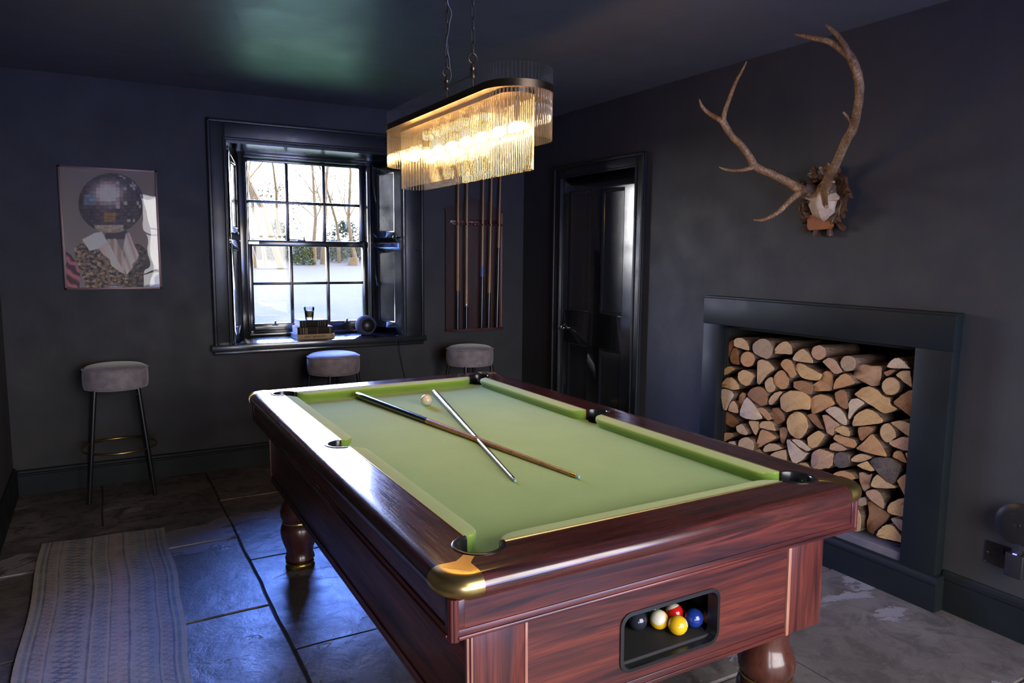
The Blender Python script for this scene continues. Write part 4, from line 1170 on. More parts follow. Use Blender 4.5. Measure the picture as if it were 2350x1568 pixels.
# ================================================================== WINDOW SILL: books, glass, speaker
M['pages'] = simple('book_pages', (.55, .52, .50, 1), (.42, .40, .39, 1), 200, .8, .3)
M['cov1'] = simple('black_book_cover', (.012, .011, .011, 1), (.02, .017, .016, 1), 60, .6, .2, .15)
M['cov2'] = simple('brown_black_book_cover', (.016, .012, .011, 1), (.03, .021, .018, 1), 50, .6, .2, .15)
M['cov3'] = simple('tan_book_cover', (.42, .28, .16, 1), (.48, .33, .20, 1), 60, .6)
M['gilt'] = MT('faded_gilt_lettering', (.30, .20, .09, 1), .4, .5).m
M['red'] = MT('faded_red_band', (.25, .07, .05, 1), .5).m
def book(x0, x1, y0, y1, z0, z1, rz, cov, label, lilac=False):
    cx, cyy = (x0+x1)/2, (y0+y1)/2; b = empty('book', (cx, cyy, z0), label, 'book', 'books stacked on the window sill', rz)
    w, d, h = (x1-x0)/2, (y1-y0)/2, z1-z0; t = .0025
    bm = bmesh.new(); box(bm, -w, w, -d, d, 0, t, .0006); box(bm, -w, w, -d, d, h-t, h, .0006)
    n = 6; A = [(-d-.004*sin(pi*k/n), h*k/n) for k in range(n+1)]
    Q = [[bm.verts.new((x, y, z)) for y, z in A+[(-d+.003, h), (-d+.003, 0)]] for x in (-w, w)]
    ring_between(bm, Q[0], Q[1]); bm.faces.new(Q[0]); bm.faces.new(Q[1]); bmesh.ops.recalc_face_normals(bm, faces=bm.faces[:])
    ob('cover', bm, cov, b, 40)
    bm = bmesh.new(); box(bm, -w+.003, w-.003, -d+.003, d-.004, t, h-t); ob('page_block', bm, M['pages'], b)
    return b, w, d, h
RX90 = Matrix.Rotation(pi/2, 4, 'X')
b1, w, d, h = book(-1.793, -1.528, .062, .252, .8425, .8755, .02, M['cov3'], 'tan paperback travel book at the bottom of the stack on the sill')
M['ink'] = MT('dark_brown_ink', (.05, .022, .012, 1), .6).m; M['ink2'] = MT('faint_ink', (.22, .14, .085, 1), .6).m
def spine(s, size, x, z, mat, b, d, bold=0.0):
    t = text('spine_lettering', s, size, V((x, -d-.0046, z)), RX90, mat, None, .0002, bold); t.parent = b; t.matrix_parent_inverse = Matrix(); return t
spine('GREAT GETAWAYS', .0175, -.012, .016, M['ink'], b1, d, .0006); spine('TAKE', .014, -.105, .016, M['ink2'], b1, d); spine('THE', .008, .072, .016, M['ink2'], b1, d)
bm = bmesh.new(); prism(bm, [(.105, .016), (.115, .023), (.115, .009)], -d-.0050, -d-.0040, 'y'); ob('spine_mark', bm, M['ink'], b1)
b2, w, d, h = book(-1.786, -1.535, .07, .25, .876, .926, -.015, M['cov2'], 'thick dark brown hardback with worn gilt bands on its spine, middle of the stack')
bm = bmesh.new()
for x, q in ((-.103, .0015), (-.085, .003), (-.072, .0015), (-.062, .003), (.012, .0012), (.10, .0015), (.108, .0015)): box(bm, x, x+q, -d-.0046, -d+.001, .004, h-.004)
ob('spine_bands', bm, M['gilt'], b2)
b3, w, d, h = book(-1.768, -1.570, .085, .245, .9265, .972, .01, M['cov1'], 'smaller black hardback on top of the book stack, under the glass')
bm = bmesh.new()
for x in (-.08, -.062, .03, .045, .06, .078): box(bm, x, x+.001, -d-.0046, -d+.001, .004, h-.004)
ob('spine_bands', bm, M['gilt'], b3)
gl = empty('drinking_glass', (-1.682, .155, .973), 'clear tumbler half full of brown drink, standing on the stacked books', 'glass')
bm = bmesh.new(); gz = .973
lathe(bm, [(0, gz), (.026, gz), (.0275, gz+.003), (.033, gz+.05), (.0385, gz+.092), (.0368, gz+.0925), (.0315, gz+.05), (.0265, gz+.016), (0, gz+.014)], (-1.682, .155, 0), 32, caps=False)
ob('tumbler', bm, M['tumbler'], gl, 40, True)
M['drink'] = MT('brown_drink', (.34, .27, .15, 1), .4).m; M['froth'] = MT('pale_froth', (.7, .7, .68, 1), .8).m
bm = bmesh.new(); lathe(bm, [(0, gz+.0155), (.0262, gz+.0165), (.0312, gz+.05), (.0328, gz+.058), (0, gz+.058)], (-1.682, .155, 0), 28); ob('drink', bm, M['drink'], gl, 40, True)
bm = bmesh.new(); lathe(bm, [(0, gz+.0582), (.0329, gz+.0582), (.0338, gz+.064), (0, gz+.065)], (-1.682, .155, 0), 28); ob('froth', bm, M['froth'], gl, 40, True)

sp = empty('smart_speaker', (-1.277, .125, .842), 'round blue-grey fabric speaker ball on the right end of the window sill', 'speaker')
M['mesh'] = simple('blue_grey_speaker_fabric', (.11, .11, .20, 1), (.085, .085, .16, 1), 400, .9, .5)
bm = bmesh.new(); bmesh.ops.create_uvsphere(bm, u_segments=40, v_segments=28, radius=.075)
for v in bm.verts: v.co.z = max(v.co.z, -.070)
bm.transform(Matrix.Translation((-1.277, .125, .918))); ob('fabric_body', bm, M['mesh'], sp, 180, True)
bm = bmesh.new(); dirv = V((.05, -1, .05)).normalized(); rot = dirv.to_track_quat('Z', 'Y').to_matrix().to_4x4()
lathe(bm, [(0, .0765), (.02, .0738), (.040, .0655), (.049, .0585), (.050, .0555), (.047, .0535)], (0, 0, 0), 32, caps=False); bm.transform(Matrix.Translation((-1.277, .125, .918)) @ rot)
ob('speaker_back', bm, M['blackp'], sp, 60, True)
bm = bmesh.new(); lathe(bm, [(0, .8425), (.038, .8425), (.040, .847), (.03, .850)], (-1.277, .125, 0), 28); ob('base', bm, M['blackp'], sp, 60, True)
bm = bmesh.new(); tube(bm, spline([(-1.24, .10, .846), (-1.18, .05, .8455), (-1.10, -.02, .8455), (-1.085, -.056, .843), (-1.084, -.060, .80), (-1.075, -.032, .75), (-1.04, -.012, .60), (-1.00, -.012, .42), (-1.0, -.03, .16)], 5), .0024, 6)
ob('power_cable', bm, M['blackp'], sp, 60, True)

# ================================================================== MOUNTED ANTLERS
an = empty('mounted_antlers', (-.03, -2.82, 1.56), 'stag skull with large antlers on a carved oak-leaf shield above the firewood', 'antlers')
AD = dict(
 lb=[[-.08,-2.765,1.745,.027],[-.10,-2.748,1.753,.026],[-.14,-2.733,1.769,.024],[-.18,-2.705,1.797,.021],[-.23,-2.668,1.828,.019],[-.29,-2.622,1.863,.020],[-.32,-2.61,1.906,.018],[-.36,-2.59,1.96,.017],[-.39,-2.561,2.002,.016],[-.43,-2.55,2.054,.018],[-.45,-2.548,2.076,.015]],
 lt=[[-.445,-2.552,2.066,.014],[-.46,-2.521,2.086,.012],[-.47,-2.477,2.116,.010],[-.49,-2.462,2.143,.008],[-.50,-2.453,2.176,.003]],
 li=[[-.44,-2.550,2.062,.014],[-.45,-2.57,2.109,.011],[-.47,-2.618,2.165,.010],[-.48,-2.66,2.221,.008],[-.49,-2.701,2.256,.006],[-.50,-2.732,2.284,.0025]],
 lm=[[-.295,-2.622,1.864,.015],[-.33,-2.596,1.851,.010],[-.36,-2.551,1.848,.008],[-.38,-2.513,1.857,.006],[-.40,-2.498,1.867,.003]],
 lw=[[-.11,-2.748,1.757,.020],[-.17,-2.744,1.719,.015],[-.22,-2.738,1.677,.013],[-.26,-2.723,1.642,.011],[-.29,-2.681,1.617,.008],[-.31,-2.642,1.617,.004]],
 rb=[[-.08,-2.855,1.745,.027],[-.10,-2.864,1.762,.026],[-.13,-2.892,1.791,.022],[-.18,-2.957,1.834,.021],[-.23,-3.02,1.88,.020],[-.28,-3.081,1.924,.020],[-.32,-3.138,1.96,.020],[-.36,-3.179,2.008,.018],[-.40,-3.215,2.06,.018],[-.43,-3.23,2.115,.019],[-.45,-3.228,2.156,.018],[-.46,-3.21,2.20,.018],[-.47,-3.202,2.215,.014]],
 ri=[[-.455,-3.212,2.196,.015],[-.48,-3.17,2.242,.013],[-.49,-3.129,2.275,.012],[-.50,-3.082,2.294,.011],[-.51,-3.04,2.311,.009],[-.52,-2.998,2.328,.004]],
 ro=[[-.46,-3.212,2.198,.014],[-.48,-3.199,2.241,.012],[-.49,-3.175,2.281,.010],[-.50,-3.151,2.31,.008],[-.50,-3.123,2.334,.004]],
 rm=[[-.325,-3.148,1.970,.013],[-.35,-3.147,1.988,.009],[-.37,-3.14,2.007,.007],[-.385,-3.136,2.019,.0035]],
 rw=[[-.10,-2.862,1.772,.018],[-.15,-2.887,1.751,.017],[-.20,-2.932,1.713,.015],[-.25,-2.977,1.675,.012],[-.28,-3.007,1.659,.009]])
random.seed(2)
for nm, keys in (('left', ('lb', 'lt', 'li', 'lm', 'lw')), ('right', ('rb', 'ri', 'ro', 'rm', 'rw'))):
    bm = bmesh.new()
    for k in keys:
        s = spline([tuple(q) for q in AD[k]], 4); tube(bm, [q[:3] for q in s], [max(.0012, q[3]*.93*(1+.025*sin(i*1.7))) for i, q in enumerate(s)], 14, jit=.025)
    o = ob('antler', bm, M['antler'], an, 70, True)
    base = AD[keys[0]][1]; bm = bmesh.new()
    d_ = V(AD[keys[0]][2][:3])-V(base[:3]); c_ = V(base[:3])-d_*.15; rot = d_.to_track_quat('Z', 'Y').to_matrix().to_4x4(); bt = bmesh.new()
    tube(bt, [(.0275*cos(t)*(1+.07*sin(t*9)), .0275*sin(t)*(1+.07*sin(t*9)), .002*sin(t*7)) for t in [2*pi*q/40 for q in range(40)]], .0055, 6, closed=True, jit=.2)
    bt.transform(Matrix.Translation(c_) @ rot); bm.free(); ob('burr', bt, M['antler'], o, 70, True)
# skull plate
SK = [(-2.815, 1.803), (-2.842, 1.800), (-2.872, 1.792), (-2.880, 1.760), (-2.893, 1.730), (-2.915, 1.716), (-2.909, 1.706), (-2.889, 1.700), (-2.884, 1.680), (-2.890, 1.655), (-2.868, 1.636), (-2.828, 1.612), (-2.800, 1.624), (-2.768, 1.640), (-2.757, 1.662), (-2.742, 1.690), (-2.752, 1.706), (-2.735, 1.716), (-2.718, 1.722), (-2.722, 1.745), (-2.738, 1.762), (-2.770, 1.765), (-2.795, 1.785)]
bm = bmesh.new(); cx_, cz_ = -2.822, 1.70; prev = None
for k, (s, x) in enumerate(((1.0, -.030), (1.0, -.058), (.965, -.066), (.84, -.076), (.60, -.088), (.32, -.098), (.10, -.101))):
    R = []
    for y, z in SK:
        yy = cx_+(y-cx_)*s; zz = cz_+(z-cz_)*(s if s > .3 else s*1.3)
        rid = .012*math.exp(-((yy-cx_)/.012)**2) if s < .9 else 0
        groove = -.010*math.exp(-((abs(yy-cx_)-.030)/.010)**2)*(1 if zz < 1.72 else .3) if .2 < s < .97 else 0
        R.append(bm.verts.new((x-rid*.4-groove+.12*max(0, (cz_-.02-zz))*(1 if s < 1 else 0)*(1-s), yy, zz)))
    if prev: ring_between(bm, prev, R)
    else: bm.faces.new(R)
    prev = R
bm.faces.new(prev); bmesh.ops.recalc_face_normals(bm, faces=bm.faces[:])
o = ob('skull', bm, M['bone'], an, 40, True)
for yy in (-2.772, -2.868):
    bm = bmesh.new(); tube(bm, [(-.060, yy, 1.755), (-.085, yy-.0 if yy > -2.8 else yy, 1.760), (-.10, yy+(.02 if yy > -2.8 else -.004), 1.765)], [.026, .025, .024], 14); ob('pedicle', bm, M['brow'], an, 60, True)
# carved shield: board, oak leaves, lower plate and cut twig ends
bm = bmesh.new(); prism(bm, [(-2.73, 1.60), (-2.85, 1.595), (-2.90, 1.64), (-2.91, 1.74), (-2.90, 1.81), (-2.83, 1.855), (-2.76, 1.82), (-2.70, 1.76), (-2.70, 1.66)], -.026, -.004, 'x'); ob('backboard', bm, M['leafw'], an, 30, True)
def oakleaf(y, z, L_, Wd, ang, x, tilt=.3):
    bm = bmesh.new(); n = 15; up = []; lo_ = []
    for k in range(n+1):
        t = k/n; w_ = Wd*(sin(pi*min(1, t*1.02))**.7)*(.62+.38*abs(cos(t*pi*3.5))); up.append((t*L_, w_, -.010*sin(pi*t)+.004*cos(t*22))); lo_.append((t*L_, -w_, -.010*sin(pi*t)-.004*cos(t*22)))
    m = Matrix.Translation((x, y, z)) @ Matrix.Rotation(ang, 4, 'X') @ Matrix.Rotation(tilt, 4, 'Z')
    def T_(p, dx): return m @ V((p[2]+dx, p[0], p[1]))
    rows = []
    for dx in (0, .007):
        U = [bm.verts.new(T_(p, dx)) for p in up]; Md = [bm.verts.new(T_((p[0], 0, p[2]-.006), dx)) for p in up]; Lo = [bm.verts.new(T_(p, dx)) for p in lo_]
        ring_between(bm, U, Md, close=False); ring_between(bm, Md, Lo, close=False); rows.append((U, Lo))
    ring_between(bm, rows[0][0], rows[1][0], close=False); ring_between(bm, rows[0][1], rows[1][1], close=False)
    bmesh.ops.recalc_face_normals(bm, faces=bm.faces[:]); ob('oak_leaf', bm, M['leafw'], an, 45, True)
for q in ((-2.79, 1.80, .10, .026, 2.25, -.045), (-2.75, 1.785, .085, .024, 1.75, -.04), (-2.83, 1.82, .075, .026, 2.7, -.035), (-2.87, 1.80, .085, .024, -2.45+.2, -.04),
          (-2.885, 1.765, .085, .025, 3.5, -.045), (-2.90, 1.75, .085, .025, -2.6, -.042), (-2.885, 1.70, .08, .026, 2.85, -.04), (-2.87, 1.67, .085, .026, 3.35, -.04),
          (-2.85, 1.65, .08, .024, 3.75, -.036), (-2.735, 1.74, .075, .020, 1.05, -.04), (-2.735, 1.72, .075, .020, .35, -.04), (-2.74, 1.69, .07, .019, -.25, -.036),
          (-2.745, 1.67, .07, .019, -.75, -.034), (-2.71, 1.77, .06, .016, .9, -.035)):
    oakleaf(q[0], q[1], q[2], q[3]*1.25, q[4], q[5])
bm = bmesh.new(); pl = [(-2.738, 1.645), (-2.845, 1.642), (-2.855, 1.632), (-2.857, 1.590), (-2.845, 1.577), (-2.745, 1.573), (-2.733, 1.585), (-2.730, 1.632)]; prism(bm, pl, -.050, -.022, 'x')
ob('name_plate', bm, M['plate'], an, 30, True)
for y, z, an_ in ((-2.715, 1.625, 2.9+3.14), (-2.722, 1.59, .55), (-2.765, 1.578, 1.35), (-2.835, 1.575, 1.75), (-2.885, 1.595, 2.5), (-2.872, 1.635, 3.14)):
    d_ = V((0, cos(an_) if y > -2.8 else cos(an_), -abs(sin(an_)))); p = V((-.022, y, z)); bm = bmesh.new()
    tube(bm, [p-d_*.01, p+d_*.022, p+d_*.032], [.010, .0155, .013], 9, jit=.12); ob('twig_end', bm, M['leafw'], an, 30, True)

# ================================================================== ROUTER DISC AND SOCKET
so = empty('wall_socket', (-.01, -3.69, .27), 'dark double wall socket low on the right wall below the black disc', 'socket')
bm = bmesh.new(); box(bm, -.009, 0, -3.765, -3.614, .265, .350, .0015); ob('face_plate', bm, MT('black_nickel', (.055, .05, .045, 1), .22, .8).m, so, 30, True)
bm = bmesh.new()
for y0 in (-3.650, -3.727):
    for dy, dz, hh, ww in ((0, .325, .012, .006), (-.012+.002, .297, .007, .011), (.014, .298, .007, .011)): box(bm, -.0098, -.004, y0+dy-ww/2, y0+dy+ww/2, dz-hh/2, dz+hh/2)
    box(bm, -.0125, -.004, y0-.030, y0-.020, .318, .334, .001)
ob('socket_holes', bm, MT('socket_black', (.004, .004, .004, 1), .4).m, so, None, True)
bm = bmesh.new()
for y in (-3.624,): tube(bm, [(-.009, y, .307), (-.0105, y, .307)], .0035, 10)
tube(bm, [(-.009, -3.618, .269), (-.0105, -3.618, .269)], .0025, 8)
ob('plate_screw', bm, M['chrome'], so, None, True)
rt = empty('network_disc', (-.05, -3.74, .26), 'black ribbed network disc plugged into the right half of the socket', 'network device')
bm = bmesh.new(); dc = V((-.050, -3.742, .463)); prof = [(0, .019)]
r_ = .0
for k in range(1, 30): r_ = .079*k/30; prof.append((r_, .019*(1-(r_/.084)**3)+(.0007 if k % 2 else 0)))
prof += [(.079, .004), (.0795, -.002), (.077, -.010), (.06, -.016), (0, -.017)]
lathe(bm, prof, (0, 0, 0), 56, caps=False); bm.transform(Matrix.Translation(dc) @ V((-1, -.12, .05)).normalized().to_track_quat('Z', 'Y').to_matrix().to_4x4())
ob('disc_body', bm, M['blackp'], rt, 30, True)
bm = bmesh.new(); box(bm, -.070, -.010, -3.775, -3.712, .262, .352, .005, 3); box(bm, -.06, -.035, -3.757, -3.728, .34, .392, .003)
ob('plug_adapter', bm, simple('dark_grey_plastic', (.018, .018, .024, 1), (.024, .024, .03, 1), 40, .45, .2, .3), rt, 30, True)
nf = V((-1, -.12, .05)).normalized(); rot = Matrix((( 0, 0, nf.x), (-1, 0, nf.y), (0, 1, nf.z))).to_4x4()
text('logo', 'BT', .011, dc+nf*.0205, rot, M['chrome'], rt, .0002)
bm = bmesh.new(); tube(bm, [dc+nf*.0200+rot.to_3x3() @ V((.0105*cos(t), .0105*sin(t), 0)) for t in [2*pi*k/28 for k in range(28)]], .0005, 5, closed=True); ob('logo_ring', bm, M['chrome'], rt, None, True)
bm = bmesh.new(); box(bm, -.0725, -.066, -3.752, -3.738, .3525, .3555, .001); ob('status_light', bm, M['led'], rt, None, True)

